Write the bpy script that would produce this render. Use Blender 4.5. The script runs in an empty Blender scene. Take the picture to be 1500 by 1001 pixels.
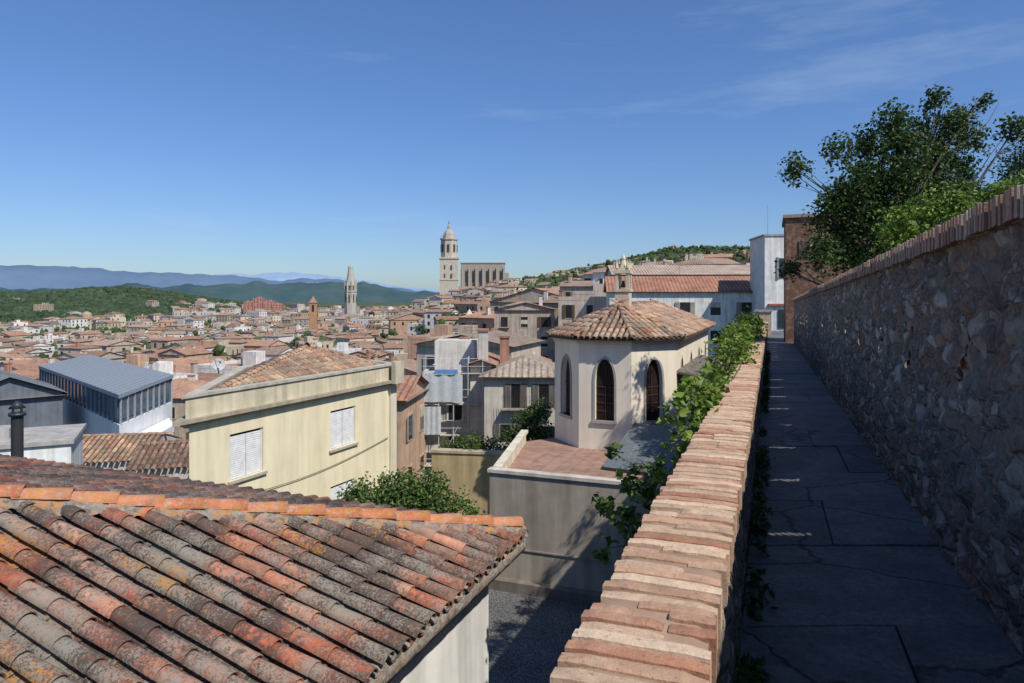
import bpy, math, random
from mathutils import Vector, noise
R=random.Random(7)
scene=bpy.context.scene
# ------------------------------------------------------------------ helpers
class MB:
    def __init__(s): s.v=[];s.f=[];s.m=[];s.c=[];s.uv=[];s.sm=[]
    def face(s,pts,mat=0,col=(.5,.5,.5),uv=None):
        n=len(s.v); s.v.extend([tuple(p) for p in pts]); k=len(pts)
        s.f.append(tuple(range(n,n+k))); s.m.append(mat); s.c.append(col); s.uv.append(uv or [(0,0)]*k); s.sm.append(False)
    def add(s,vs,fs,mat=0,col=(.5,.5,.5),smooth=False):
        n=len(s.v); s.v.extend([tuple(p) for p in vs])
        for f in fs:
            s.f.append(tuple(i+n for i in f)); s.m.append(mat); s.c.append(col); s.uv.append([(0,0)]*len(f)); s.sm.append(smooth)
    def box(s,o,ex,ey,ez,mat=0,col=(.5,.5,.5)):
        o=Vector(o);ex=Vector(ex);ey=Vector(ey);ez=Vector(ez)
        p=[o,o+ex,o+ex+ey,o+ey]; q=[a+ez for a in p]
        s.add(p+q,[(3,2,1,0),(4,5,6,7),(0,1,5,4),(1,2,6,5),(2,3,7,6),(3,0,4,7)],mat,col)
    def cbox(s,c,hx,hy,hz,ang=0,mat=0,col=(.5,.5,.5)):
        ca,sa=math.cos(ang),math.sin(ang); ex=Vector((ca,sa,0))*hx; ey=Vector((-sa,ca,0))*hy; ez=Vector((0,0,hz))
        s.box(Vector(c)-ex-ey-ez,ex*2,ey*2,ez*2,mat,col)
    def tube(s,a,b,ra,rb,n=6,mat=0,col=(.3,.3,.3),smooth=True,caps=False):
        a=Vector(a);b=Vector(b); d=(b-a)
        if d.length<1e-6: return
        d.normalize(); u=d.orthogonal().normalized(); w=d.cross(u)
        vs=[a+(u*math.cos(2*math.pi*i/n)+w*math.sin(2*math.pi*i/n))*ra for i in range(n)]+[b+(u*math.cos(2*math.pi*i/n)+w*math.sin(2*math.pi*i/n))*rb for i in range(n)]
        fs=[(i,(i+1)%n,n+(i+1)%n,n+i) for i in range(n)]
        if caps: fs+= [tuple(range(n))[::-1],tuple(range(n,2*n))]
        s.add(vs,fs,mat,col,smooth)
    def prism(s,c,r0,r1,z0,z1,n=8,rot=0,mat=0,col=(.5,.5,.5)):
        a=[(c[0]+r0*math.cos(rot+2*math.pi*i/n),c[1]+r0*math.sin(rot+2*math.pi*i/n),z0) for i in range(n)]
        b=[(c[0]+r1*math.cos(rot+2*math.pi*i/n),c[1]+r1*math.sin(rot+2*math.pi*i/n),z1) for i in range(n)]
        s.add(a+b,[(i,(i+1)%n,n+(i+1)%n,n+i) for i in range(n)]+[tuple(range(n,2*n))],mat,col)
    def finish(s,name,mats,parent=None):
        me=bpy.data.meshes.new(name); me.from_pydata(s.v,[],s.f)
        for m in mats: me.materials.append(m)
        me.polygons.foreach_set('material_index',s.m)
        me.polygons.foreach_set('use_smooth',s.sm)
        ca=me.color_attributes.new('Col','FLOAT_COLOR','CORNER')
        cols=[];uvs=[]
        for c,f,u in zip(s.c,s.f,s.uv):
            cols.extend([c[0],c[1],c[2],1.0]*len(f))
            for q in u: uvs.extend(q)
        ca.data.foreach_set('color',cols)
        ul=me.uv_layers.new(name='UVMap'); ul.data.foreach_set('uv',uvs)
        me.update()
        ob=bpy.data.objects.new(name,me); scene.collection.objects.link(ob)
        if parent: ob.parent=parent
        return ob
def empty(name):
    e=bpy.data.objects.new(name,None); scene.collection.objects.link(e); return e
class NT:
    def __init__(s,name):
        s.mat=bpy.data.materials.new(name); s.mat.use_nodes=True; s.t=s.mat.node_tree; s.b=s.t.nodes['Principled BSDF']
        s.b.inputs['Specular IOR Level'].default_value=.3
        s.tc=s.t.nodes.new('ShaderNodeTexCoord'); s.obj=s.tc.outputs['Object']
    def n(s,t,**k):
        x=s.t.nodes.new(t)
        for a,b in k.items(): setattr(x,a,b)
        return x
    def link(s,a,b): s.t.links.new(a,b)
    def noise(s,scale,detail=4,rough=.6,vec=None):
        x=s.n('ShaderNodeTexNoise'); x.inputs['Scale'].default_value=scale; x.inputs['Detail'].default_value=detail; x.inputs['Roughness'].default_value=rough
        s.link(vec or s.obj,x.inputs['Vector']); return x.outputs[0]
    def ramp(s,src,stops):
        x=s.n('ShaderNodeValToRGB'); e=x.color_ramp.elements
        while len(e)<len(stops): e.new(.5)
        for i,(p,c) in enumerate(stops):
            e[i].position=p; e[i].color=(c,c,c,1) if not isinstance(c,tuple) else (*c,1)
        s.link(src,x.inputs[0]); return x.outputs[0]
    def mix(s,f,a,b,mode='MIX'):
        x=s.n('ShaderNodeMix',data_type='RGBA',blend_type=mode)
        for sock,v in ((x.inputs[0],f),(x.inputs[6],a),(x.inputs[7],b)):
            if isinstance(v,(int,float)): sock.default_value=v
            elif isinstance(v,tuple): sock.default_value=(*v,1)
            else: s.link(v,sock)
        return x.outputs[2]
    def attr(s):
        x=s.n('ShaderNodeAttribute',attribute_name='Col'); return x.outputs['Color']
    def vor(s,scale,feature='F1',vec=None,rand=1):
        x=s.n('ShaderNodeTexVoronoi',feature=feature); x.inputs['Scale'].default_value=scale; x.inputs['Randomness'].default_value=rand
        s.link(vec or s.obj,x.inputs['Vector']); return x
    def math(s,op,a,b=0.):
        x=s.n('ShaderNodeMath',operation=op)
        for i,v in enumerate((a,b)):
            if isinstance(v,(int,float)): x.inputs[i].default_value=v
            else: s.link(v,x.inputs[i])
        return x.outputs[0]
    def bump(s,h,strength=.5,dist=.02):
        x=s.n('ShaderNodeBump'); x.inputs['Strength'].default_value=strength; x.inputs['Distance'].default_value=dist
        s.link(h,x.inputs['Height']); s.link(x.outputs[0],s.b.inputs['Normal']); return x
    def out(s,col,rough=.9):
        if isinstance(col,tuple): s.b.inputs['Base Color'].default_value=(*col,1)
        else: s.link(col,s.b.inputs['Base Color'])
        s.b.inputs['Roughness'].default_value=rough; return s.mat
    def mapping(s,sc):
        x=s.n('ShaderNodeMapping'); x.inputs['Scale'].default_value=sc; s.link(s.obj,x.inputs[0]); return x.outputs[0]
    def warp(s,vec,scale,amt,detail=4):
        nz=s.n('ShaderNodeTexNoise'); nz.inputs['Scale'].default_value=scale; nz.inputs['Detail'].default_value=detail; s.link(s.obj,nz.inputs['Vector'])
        v=s.n('ShaderNodeVectorMath',operation='ADD'); sc=s.n('ShaderNodeVectorMath',operation='SCALE'); sc.inputs['Scale'].default_value=amt
        s.link(nz.outputs['Color'],sc.inputs[0]); s.link(sc.outputs[0],v.inputs[0]); s.link(vec,v.inputs[1]); return v.outputs[0]

def plaster(name,var=.25,sc=1.2,bump=.25,streak=.35):
    t=NT(name); a=t.attr()
    n1=t.ramp(t.noise(sc,4,.65),[(.3,1-var),(.7,1+var*.3)])
    c=t.mix(1.,a,n1,'MULTIPLY')
    st=t.ramp(t.noise(1.,4,.6,t.mapping((3.,3.,.25))),[(.35,1-streak),(.6,1.)])
    c=t.mix(1.,c,st,'MULTIPLY')
    t.bump(t.noise(40,3,.6),bump,.01); return t.out(c,.92)
M_pl=plaster('plaster_wall',.22,1.2,.25,.28)
M_plc=plaster('plaster_clean',.10,.8,.15,.13)
def simple(name,rough=.7,metal=0,var=.15,sc=5):
    t=NT(name); c=t.mix(1.,t.attr(),t.ramp(t.noise(sc,4),[(.3,1-var),(.7,1+var*.5)]),'MULTIPLY')
    t.b.inputs['Metallic'].default_value=metal; return t.out(c,rough)
M_flat=simple('painted_surface'); M_dark=simple('window_glass',.12,0,.3,2)
M_metal=simple('metal',.45,.3,.1)
def roof_far():
    t=NT('clay_tile_roof_far'); uv=t.tc.outputs['UV']
    sx=t.n('ShaderNodeSeparateXYZ'); t.link(uv,sx.inputs[0])
    w=t.math('SINE',t.math('MULTIPLY',sx.outputs[0],2*math.pi/.4))
    stripe=t.ramp(t.math('ADD',t.math('MULTIPLY',w,.5),.5),[(0.05,.55),(.5,1.05)])
    c=t.mix(1.,t.attr(),stripe,'MULTIPLY')
    c=t.mix(1.,c,t.ramp(t.noise(.5,4,.7),[(.3,.65),(.7,1.2)]),'MULTIPLY')
    c=t.mix(1.,c,t.ramp(t.noise(5.,3,.7),[(.35,.65),(.6,1.2)]),'MULTIPLY')
    c=t.mix(t.ramp(t.noise(.9,4,.7),[(.45,0.),(.75,.6)]),c,(.26,.22,.18))
    return t.out(c,.95)
M_roof=roof_far()
def tile_mat(name,lichen=1.,yellow=True):
    t=NT(name); c=t.attr()
    c=t.mix(1.,c,t.ramp(t.noise(9,4,.7),[(.3,.6),(.7,1.2)]),'MULTIPLY')
    pale=t.ramp(t.noise(5.5,5,.75),[(.50,0.),(.7,.45)]); c=t.mix(pale,c,(.40,.23,.155))
    big=t.noise(1.0,3,.6); fine=t.noise(26,6,.85)
    o=0. if lichen<1 else .012
    s=t.math('ADD',t.math('MULTIPLY',big,.55),t.math('MULTIPLY',fine,.55))
    dk=t.ramp(s,[(.522-o,0.),(.572-o,.88*lichen)])
    c=t.mix(dk,c,(.065,.058,.052))
    g=t.math('ADD',t.math('MULTIPLY',t.noise(1.6,3,.6),.40),t.math('MULTIPLY',t.noise(48,5,.85),.6))
    gm=t.ramp(g,[(.52-o,0.),(.555-o,.75*lichen)]); c=t.mix(gm,c,(.27,.25,.21))
    if yellow:
        y=t.math('ADD',t.math('MULTIPLY',t.noise(1.7,3,.5),.5),t.math('MULTIPLY',t.noise(34,4,.8),.5))
        ym=t.ramp(y,[(.585,0.),(.61,.85)]); c=t.mix(ym,c,(.42,.18,.03))
    t.bump(fine,.8,.008); return t.out(c,.93)
M_tile=tile_mat('clay_tile_lichen'); M_tile2=tile_mat('clay_tile_weathered',.55,False)
def hip_mat():
    t=NT('hip_tile_lichen'); c=t.mix(1.,t.attr(),t.ramp(t.noise(9,4,.7),[(.3,.7),(.7,1.2)]),'MULTIPLY')
    y=t.ramp(t.noise(14,5,.8),[(.51,0.),(.58,.85)]); c=t.mix(y,c,(.46,.22,.04))
    g=t.ramp(t.noise(20,5,.8),[(.54,0.),(.60,.8)]); c=t.mix(g,c,(.36,.33,.29)); t.bump(t.noise(30,5,.8),.7,.01); return t.out(c,.93)
M_hip=hip_mat()
def mortar_mat(name,yel=.6):
    t=NT(name); c=t.ramp(t.noise(18,5,.75),[(.3,(.10,.08,.065)),(.5,(.24,.21,.18)),(.68,(.38,.34,.29))])
    c=t.mix(t.ramp(t.noise(9,5,.7),[(.5,0.),(.6,yel)]),c,(.44,.20,.06))
    t.bump(t.noise(30,5,.7),.8,.02); return t.out(c,.95)
M_mortar=mortar_mat('lichen_mortar',.25); M_mortar2=mortar_mat('hip_mortar_lichen',.95)
def brick_mat():
    t=NT('rampart_brick'); c=t.attr()
    c=t.mix(1.,c,t.ramp(t.noise(14,5,.7),[(.3,.70),(.7,1.15)]),'MULTIPLY')
    c=t.mix(t.ramp(t.noise(4,5,.7),[(.48,0.),(.70,.40)]),c,(.52,.42,.31))
    c=t.mix(t.ramp(t.noise(60,4,.7),[(.58,0.),(.66,.6)]),c,(.13,.11,.09))
    t.bump(t.noise(70,5,.75),.8,.007); return t.out(c,.92)
M_brick=brick_mat()
def stone_mat():
    t=NT('rubble_stone')
    v=t.warp(t.mapping((1.,1.,1.55)),5,.16,5)
    f1=t.vor(4.2,'F1',v); e1_=t.vor(4.2,'DISTANCE_TO_EDGE',v)
    sep=t.n('ShaderNodeSeparateColor'); t.link(f1.outputs['Color'],sep.inputs[0]); val=sep.outputs[0]; ed=e1_.outputs['Distance']
    f2=t.vor(11,'F1',v); e2_=t.vor(11,'DISTANCE_TO_EDGE',v)
    sep2=t.n('ShaderNodeSeparateColor'); t.link(f2.outputs['Color'],sep2.inputs[0])
    big=t.ramp(sep.outputs[1],[(.62,0.),(.65,1.)])
    val=t.mix(big,val,sep2.outputs[0]); ed2=t.math('MINIMUM',ed,t.math('MULTIPLY',e2_.outputs['Distance'],1.7))
    ed=t.mix(big,ed,ed2)
    c=t.ramp(val,[(0.,(.16,.13,.11)),(.2,(.32,.245,.19)),(.4,(.25,.235,.22)),(.58,(.37,.21,.145)),(.78,(.44,.38,.31)),(1.,(.62,.57,.50))])
    c=t.mix(1.,c,t.ramp(t.noise(15,6,.8),[(.3,.5),(.7,1.4)]),'MULTIPLY')
    edn=t.math('ADD',ed,t.math('MULTIPLY',t.math('SUBTRACT',t.noise(20,5,.8),.5),.10))
    edm=t.ramp(edn,[(.02,1.),(.085,0.)])
    mc=t.ramp(t.noise(22,5,.8),[(.35,(.20,.165,.135)),(.65,(.45,.385,.32))])
    c=t.mix(t.math('MULTIPLY',edm,.9),c,mc)
    c=t.mix(t.ramp(t.noise(1.3,5,.75),[(.52,0.),(.68,.5)]),c,t.ramp(t.noise(12,5,.8),[(.3,(.24,.19,.155)),(.7,(.46,.38,.31))]))
    h=t.math('ADD',t.ramp(edn,[(0.,0.),(.13,1.)]),t.math('MULTIPLY',t.noise(24,6,.8),.7))
    t.bump(h,1.,.05); return t.out(c,.95)
M_stone=stone_mat()
def path_mat():
    t=NT('worn_paving'); 
    c=t.ramp(t.noise(2.2,6,.75),[(.3,(.08,.082,.085)),(.5,(.135,.136,.138)),(.7,(.20,.195,.19))])
    c=t.mix(1.,c,t.ramp(t.noise(28,6,.85),[(.3,.4),(.7,1.55)]),'MULTIPLY'); c=t.mix(1.,c,t.attr(),'MULTIPLY')
    c=t.mix(t.ramp(t.noise(6,5,.8),[(.55,0.),(.7,.5)]),c,(.26,.25,.24))
    ed=t.vor(.62,'DISTANCE_TO_EDGE',t.warp(t.obj,4,.22,6)); cr=t.ramp(ed.outputs['Distance'],[(.002,.85),(.012,0.)])
    c=t.mix(cr,c,(.02,.02,.022))
    hh=t.math('SUBTRACT',t.math('MULTIPLY',t.noise(14,6,.8),1.2),cr); t.bump(hh,1.,.03)
    m=t.out(c,.55); t.b.inputs['Specular IOR Level'].default_value=.45; return m
M_path=path_mat()
def ground_mat():
    t=NT('ground_earth'); c=t.ramp(t.noise(.02,6,.7),[(.35,(.035,.06,.02)),(.5,(.06,.08,.03)),(.66,(.16,.14,.09))])
    c=t.mix(1.,c,t.ramp(t.noise(.25,5,.7),[(.3,.6),(.7,1.3)]),'MULTIPLY')
    return t.out(c,.98)
M_ground=ground_mat()
def gravel_mat():
    t=NT('gravel'); v=t.vor(22); c=t.ramp(v.outputs['Distance'],[(0.,(.24,.23,.22)),(.7,(.07,.07,.07))])
    c=t.mix(1.,c,t.ramp(t.noise(1.2,4),[(.3,.7),(.7,1.1)]),'MULTIPLY'); t.bump(v.outputs['Distance'],.6,.02); return t.out(c,.95)
M_gravel=gravel_mat()
def leaf_mat():
    t=NT('leaf'); c=t.attr()
    t.out(c,.5); tr=t.n('ShaderNodeBsdfTranslucent'); t.link(c,tr.inputs[0]); mx=t.n('ShaderNodeMixShader'); mx.inputs[0].default_value=.3
    t.link(t.b.outputs[0],mx.inputs[1]); t.link(tr.outputs[0],mx.inputs[2]); t.link(mx.outputs[0],t.t.nodes['Material Output'].inputs[0]); return t.mat
M_leaf=leaf_mat()
def bark_mat():
    t=NT('bark'); c=t.ramp(t.noise(12,5,.7,t.mapping((1,1,.3))),[(.3,(.05,.04,.03)),(.7,(.17,.14,.11))]); t.bump(t.noise(20,4),.7,.02); return t.out(c,.95)
M_bark=bark_mat()
def mount_mat(name,a,b,sc=.0012):  # bluish distance haze is painted into both base colours
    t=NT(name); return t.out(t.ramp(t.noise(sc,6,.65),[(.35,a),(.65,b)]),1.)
def forest_mat():
    t=NT('forest'); c=t.mix(1.,t.attr(),t.ramp(t.noise(.03,5,.7),[(.3,.6),(.7,1.3)]),'MULTIPLY'); return t.out(c,1.)
M_forest=forest_mat()

# ------------------------------------------------------------------ camera / light / sky
cam_d=bpy.data.cameras.new('camera'); cam=bpy.data.objects.new('camera',cam_d); scene.collection.objects.link(cam); scene.camera=cam
cam.location=(0,0,0); cam.rotation_euler=(math.radians(90),0,0)
cam_d.sensor_width=36; cam_d.lens=24; cam_d.shift_y=-65.5/1500; cam_d.clip_start=.05; cam_d.clip_end=60000
AZ=math.radians(138); EL=math.radians(50)
sdir=Vector((math.cos(EL)*math.sin(AZ),math.cos(EL)*math.cos(AZ),math.sin(EL)))
sl=bpy.data.lights.new('sun','SUN'); sl.energy=5.; sl.angle=math.radians(.53); sl.color=(1,.95,.86)
so=bpy.data.objects.new('sun',sl); scene.collection.objects.link(so); so.rotation_mode='QUATERNION'; so.rotation_quaternion=sdir.to_track_quat('Z','Y')
w=bpy.data.worlds.new('World'); scene.world=w; w.use_nodes=True; nt=w.node_tree
bg=nt.nodes['Background']; sky=nt.nodes.new('ShaderNodeTexSky'); sky.sky_type='NISHITA'; sky.sun_disc=False; sky.sun_elevation=EL; sky.sun_rotation=AZ
sky.altitude=100; sky.air_density=1.; sky.dust_density=.5; sky.ozone_density=1.5
bg.inputs[1].default_value=.087
tc=nt.nodes.new('ShaderNodeTexCoord'); mp=nt.nodes.new('ShaderNodeMapping'); mp.inputs['Scale'].default_value=(1.2,2.,9.); mp.inputs['Rotation'].default_value=(0,math.radians(16),0)
nz=nt.nodes.new('ShaderNodeTexNoise'); nz.inputs['Scale'].default_value=1.5; nz.inputs['Detail'].default_value=7; nz.inputs['Roughness'].default_value=.62
rp=nt.nodes.new('ShaderNodeValToRGB'); rp.color_ramp.elements[0].position=.57; rp.color_ramp.elements[0].color=(0,0,0,1); rp.color_ramp.elements[1].position=.9; rp.color_ramp.elements[1].color=(.4,.4,.4,1)
mx=nt.nodes.new('ShaderNodeMix'); mx.data_type='RGBA'; mx.inputs[7].default_value=(6.4,7.8,9.6,1)
sp_=nt.nodes.new('ShaderNodeSeparateXYZ'); nt.links.new(tc.outputs['Generated'],sp_.inputs[0])
tr_=nt.nodes.new('ShaderNodeValToRGB'); e=tr_.color_ramp.elements; e[0].position=0.; e[0].color=(.74,.93,1.25,1); e[1].position=.45; e[1].color=(.84,1.14,1.55,1)
q_=e.new(.10); q_.color=(.76,.97,1.34,1); q_=e.new(.25); q_.color=(.77,1.03,1.45,1)
nt.links.new(sp_.outputs[2],tr_.inputs[0])
mt=nt.nodes.new('ShaderNodeMix'); mt.data_type='RGBA'; mt.blend_type='MULTIPLY'; mt.inputs[0].default_value=1
nt.links.new(sky.outputs[0],mt.inputs[6]); nt.links.new(tr_.outputs[0],mt.inputs[7])
nt.links.new(tc.outputs['Generated'],mp.inputs[0]); nt.links.new(mp.outputs[0],nz.inputs['Vector']); nt.links.new(nz.outputs[0],rp.inputs[0])
nt.links.new(rp.outputs[0],mx.inputs[0]); nt.links.new(mt.outputs[2],mx.inputs[6]); nt.links.new(mx.outputs[2],bg.inputs[0])
scene.view_settings.view_transform='Standard'; scene.view_settings.look='None'; scene.view_settings.exposure=0

# ------------------------------------------------------------------ foliage
def leaves(mb,centres,n,size,cols,gap=-.22):
    wts=[c[3]**2.2 for c in centres]
    for _ in range(n):
        c=R.choices(centres,wts)[0]; r=c[3]
        while True:
            d=Vector((R.gauss(0,.5),R.gauss(0,.5),R.gauss(0,.5)))
            if d.length<1.25: break
        p=Vector(c[:3])+d*r
        if noise.noise(p*(1.6/r**.5))<gap: continue
        s=size*R.uniform(.6,1.3)
        a=Vector((R.gauss(0,1),R.gauss(0,1),R.gauss(0,.7))).normalized(); b=a.cross(Vector((R.gauss(0,1),R.gauss(0,1),R.gauss(0,1)))).normalized(); nn=a.cross(b)*s*.18
        k=R.choice(cols); f=R.uniform(.7,1.3); k=(k[0]*f,k[1]*f,k[2]*f)
        mb.face([p-a*s*.6,p+b*s*.36+nn,p+a*s*.6,p-b*s*.36+nn],1,k)
def limb(mb,a,b,r0,r1,bend=.12,seg=5):
    a=Vector(a);b=Vector(b); L=(b-a).length; off=Vector((R.gauss(0,1),R.gauss(0,1),R.gauss(0,.4)))*bend*L*.5
    pts=[a.lerp(b,i/seg)+off*math.sin(math.pi*i/seg) for i in range(seg+1)]
    for i in range(seg):
        mb.tube(pts[i],pts[i+1],r0+(r1-r0)*i/seg,r0+(r1-r0)*(i+1)/seg,6,0,(.1,.08,.06))
    return pts
def tree(name,base,fork,clumps,n,size,cols,r=.16,gap=-.22):
    mb=MB(); base=Vector(base);fork=Vector(fork)
    p=limb(mb,base,fork,r,r*.7,.05)
    for c in clumps:
        st=p[R.choice([3,4,5])]; e=Vector(c[:3]); q=limb(mb,st,e,r*.32,r*.06,.16,6)
        for k in range(4):
            ee=e+Vector((R.gauss(0,.5),R.gauss(0,.5),R.gauss(0,.5)))*c[3]; limb(mb,q[R.choice([3,4,5])],ee,r*.10,r*.03,.15,3)
    leaves(mb,clumps,n,size,cols,gap); return mb.finish(name,[M_bark,M_leaf])

# ------------------------------------------------------------------ tiles
def tile_template(seg,L,ra,rb,th=.013,squash=.92,lift=.014):
    vs=[];fs=[]
    for ring,(y,r,zo) in enumerate(((0,ra,lift),(L,rb,0))):
        for i in range(seg+1):
            a=math.pi*i/seg; vs.append((-math.cos(a)*r,y,math.sin(a)*r*squash+zo))
    n=seg+1
    for i in range(seg): fs.append((i,i+1,n+i+1,n+i))
    for i in range(seg+1):
        a=math.pi*i/seg; vs.append((-math.cos(a)*(ra-th),0,max(0,math.sin(a)*(ra-th)*squash)+lift))
    for i in range(seg): fs.append((2*n+i,2*n+i+1,i+1,i))
    for i in range(seg+1):
        a=math.pi*i/seg; vs.append((-math.cos(a)*(ra-th),L*.5,math.sin(a)*(ra-th)*squash+lift*.5))
    for i in range(seg): fs.append((2*n+i+1,2*n+i,3*n+i,3*n+i+1))
    return vs,fs
def tile_poly(mb,poly,seg=8,sp=.21,expo=.36,pans=True,cols=None,mat=0,ov=.0,rad=.40):
    P=[Vector(p) for p in poly]; O=P[0]; e=(P[1]-P[0]).normalized()
    nrm=(P[1]-P[0]).cross(P[2]-P[0]).normalized()
    if nrm.z<0: nrm=-nrm
    up=nrm.cross(e).normalized()
    if up.z<0: up=-up
    Q=[((p-O).dot(e),(p-O).dot(up)) for p in P]
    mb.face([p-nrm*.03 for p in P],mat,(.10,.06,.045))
    sgn=1 if e.cross(up).dot(nrm)>0 else -1
    ex=e*sgn
    smin=min(q[0] for q in Q); smax=max(q[0] for q in Q)
    s=smin+sp*.5
    cols=cols or [(.44,.14,.075),(.38,.115,.065),(.48,.17,.09),(.32,.105,.065),(.44,.20,.13),(.27,.10,.065),(.38,.22,.16),(.22,.12,.09)]
    ra=sp*rad; tv,tf=tile_template(seg,expo*1.2,ra,ra*.84)
    while s<smax:
        ys=[]
        for i in range(len(Q)):
            a,b=Q[i],Q[(i+1)%len(Q)]
            if (a[0]-s)*(b[0]-s)<=0 and abs(a[0]-b[0])>1e-9: ys.append(a[1]+(b[1]-a[1])*(s-a[0])/(b[0]-a[0]))
        if len(ys)>=2:
            y0,y1=min(ys),max(ys); y=y0-ov-R.uniform(0,.04)
            js=R.gauss(0,.005)
            while y<y1-.03:
                sc=min(1,(y1-y)/(expo*1.2)+.05); 
                tw=R.gauss(0,.014); dz=R.uniform(0,.006); base=O+e*(s+js+R.gauss(0,.003))+up*y+nrm*dz
                c=R.choice(cols); f=R.uniform(.68,1.2); c=(c[0]*f,c[1]*f,c[2]*f)
                mb.add([base+ex*(v[0]+v[1]*tw)+up*(v[1]*sc)+nrm*(v[2]+.014) for v in tv],tf,mat,c,True)
                y+=expo*R.uniform(.95,1.05)
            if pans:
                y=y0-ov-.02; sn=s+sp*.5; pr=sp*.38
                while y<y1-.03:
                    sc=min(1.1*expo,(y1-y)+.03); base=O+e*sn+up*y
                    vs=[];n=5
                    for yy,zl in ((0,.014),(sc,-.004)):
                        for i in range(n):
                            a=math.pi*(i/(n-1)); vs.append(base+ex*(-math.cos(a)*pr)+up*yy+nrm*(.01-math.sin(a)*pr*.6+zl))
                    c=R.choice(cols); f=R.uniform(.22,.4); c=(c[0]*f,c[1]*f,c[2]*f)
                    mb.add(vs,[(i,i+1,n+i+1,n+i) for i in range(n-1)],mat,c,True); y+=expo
        s+=sp
def ridge_caps(mb,a,b,r=.11,L=.4,mat=0,cols=None,seg=8):
    a=Vector(a);b=Vector(b);d=(b-a); n=max(1,int(d.length/(L*.85))); d.normalize(); x=d.cross(Vector((0,0,1))).normalized(); up=x.cross(d)
    tv,tf=tile_template(seg,L,r,r*.85,.016,.75,.022)
    cols=cols or [(.48,.17,.09),(.52,.22,.12),(.42,.15,.08)]
    for i in range(n+1):
        base=a+d*(i*L*.85)+up*R.uniform(0,.012); c=R.choice(cols); tw=R.gauss(0,.03)
        mb.add([base+x*(v[0]+v[1]*tw)+d*v[1]+up*v[2] for v in tv],tf,mat,c,True)

# ------------------------------------------------------------------ terrain
def itp(x,pts):
    if x<=pts[0][0]: return pts[0][1]
    for (a,b),(c,d) in zip(pts,pts[1:]):
        if x<=c:
            k=(x-a)/(c-a); return b+(d-b)*k
    return pts[-1][1]
PL=[(0,-8),(22,-8),(40,-13),(100,-23),(200,-31),(450,-38),(900,-42),(1300,-40),(3000,-42),(9000,-42)]
PF=[(0,-8),(22,-8),(40,-13),(100,-23),(200,-31),(450,-38),(800,-42),(1300,-14),(1900,10),(2600,-10),(4000,-42)]
PM=[(0,-8),(22,-8),(40,-12),(100,-21),(200,-24),(450,-13),(640,-4),(760,-4),(1000,-30),(2000,-42)]
PR=[(0,-8),(40,-9),(100,-7),(200,-3),(400,9),(700,30),(1000,60),(1200,50),(3000,0),(9000,-30)]
def ground(x,y):
    r=math.hypot(x,y); th=math.degrees(math.atan2(x,y))
    if th<-100 or th>100: return -8 if r<400 else -20
    nz=noise.noise(Vector((x*.004,y*.004,0)))*min(12,r*.012)
    l=itp(r,PL); f=itp(r,PF); m=itp(r,PM); q=itp(r,PR)
    if th<=-12:
        k=itp(th,[(-30,1),(-16,0)]); return f*k+l*(1-k)+nz
    if th<=-4: k=(th+12)/8; k=k*k*(3-2*k); return l*(1-k)+m*k+nz*.5
    if th<=13: k=(th+4)/17; return m*(1-k)+q*k+nz*.5
    return q+nz*.5
mb=MB(); radii=[.5,4,8,12,16,20]; 
while radii[-1]<25000: radii.append(radii[-1]*1.09)
NA=240; vs=[(0,0,-8)]
for r in radii:
    for i in range(NA):
        a=2*math.pi*i/NA; x,y=r*math.sin(a),r*math.cos(a); vs.append((x,y,ground(x,y)))
fs=[(0,1+(i+1)%NA,1+i) for i in range(NA)]
for j in range(len(radii)-1):
    for i in range(NA):
        a=1+j*NA+i; b=1+j*NA+(i+1)%NA; fs.append((a,b,b+NA,a+NA))
mb.add(vs,fs,0,(.1,.1,.1),True); mb.finish('ground',[M_ground])
mb=MB(); mb.face([(-4,3,-7.98),(3.5,3,-7.98),(8,19,-7.98),(-5,19,-7.98)],0); mb.finish('gravel_lane',[M_gravel])
def mountains(name,r0,hf,depth,mat,t0=-60,t1=30):
    mb=MB(); N=400; rows=10; vs=[]
    for j in range(rows+1):
        k=j/rows
        for i in range(N+1):
            th=math.radians(t0+(t1-t0)*i/N); rr=r0+depth*k; x,y=rr*math.sin(th),rr*math.cos(th)
            prof=math.sin(math.pi*k)
            h=hf(math.degrees(th))*prof*(1+.25*noise.noise(Vector((x/900,y/900,3))))
            h+=noise.noise(Vector((x/400,y/400,1)))*12*prof
            vs.append((x,y,-60+max(0,h+60*min(1,prof*2))))
    mb.add(vs,[(j*(N+1)+i,j*(N+1)+i+1,(j+1)*(N+1)+i+1,(j+1)*(N+1)+i) for j in range(rows) for i in range(N)],0,(.1,.1,.1),True)
    return mb.finish(name,[mat])
def fr(th,s,amp,o): return sum(noise.noise(Vector((th*s*2**k,o,k)))*amp/2**k for k in range(5))
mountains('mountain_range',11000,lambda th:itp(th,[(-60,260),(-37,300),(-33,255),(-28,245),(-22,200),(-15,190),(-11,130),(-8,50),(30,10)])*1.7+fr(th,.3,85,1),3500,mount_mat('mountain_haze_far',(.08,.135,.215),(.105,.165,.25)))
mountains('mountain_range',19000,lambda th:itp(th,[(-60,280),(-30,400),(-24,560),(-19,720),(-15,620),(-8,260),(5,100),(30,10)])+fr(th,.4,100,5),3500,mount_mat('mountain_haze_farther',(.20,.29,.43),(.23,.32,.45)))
mountains('wooded_hill',5200,lambda th:itp(th,[(-60,60),(-36,60),(-30,80),(-24,95),(-20,125),(-16,110),(-12,120),(-8,40),(30,0)])*1.+fr(th,.5,38,9),1600,mount_mat('hill_haze',(.03,.065,.08),(.055,.095,.095),.004))

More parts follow.
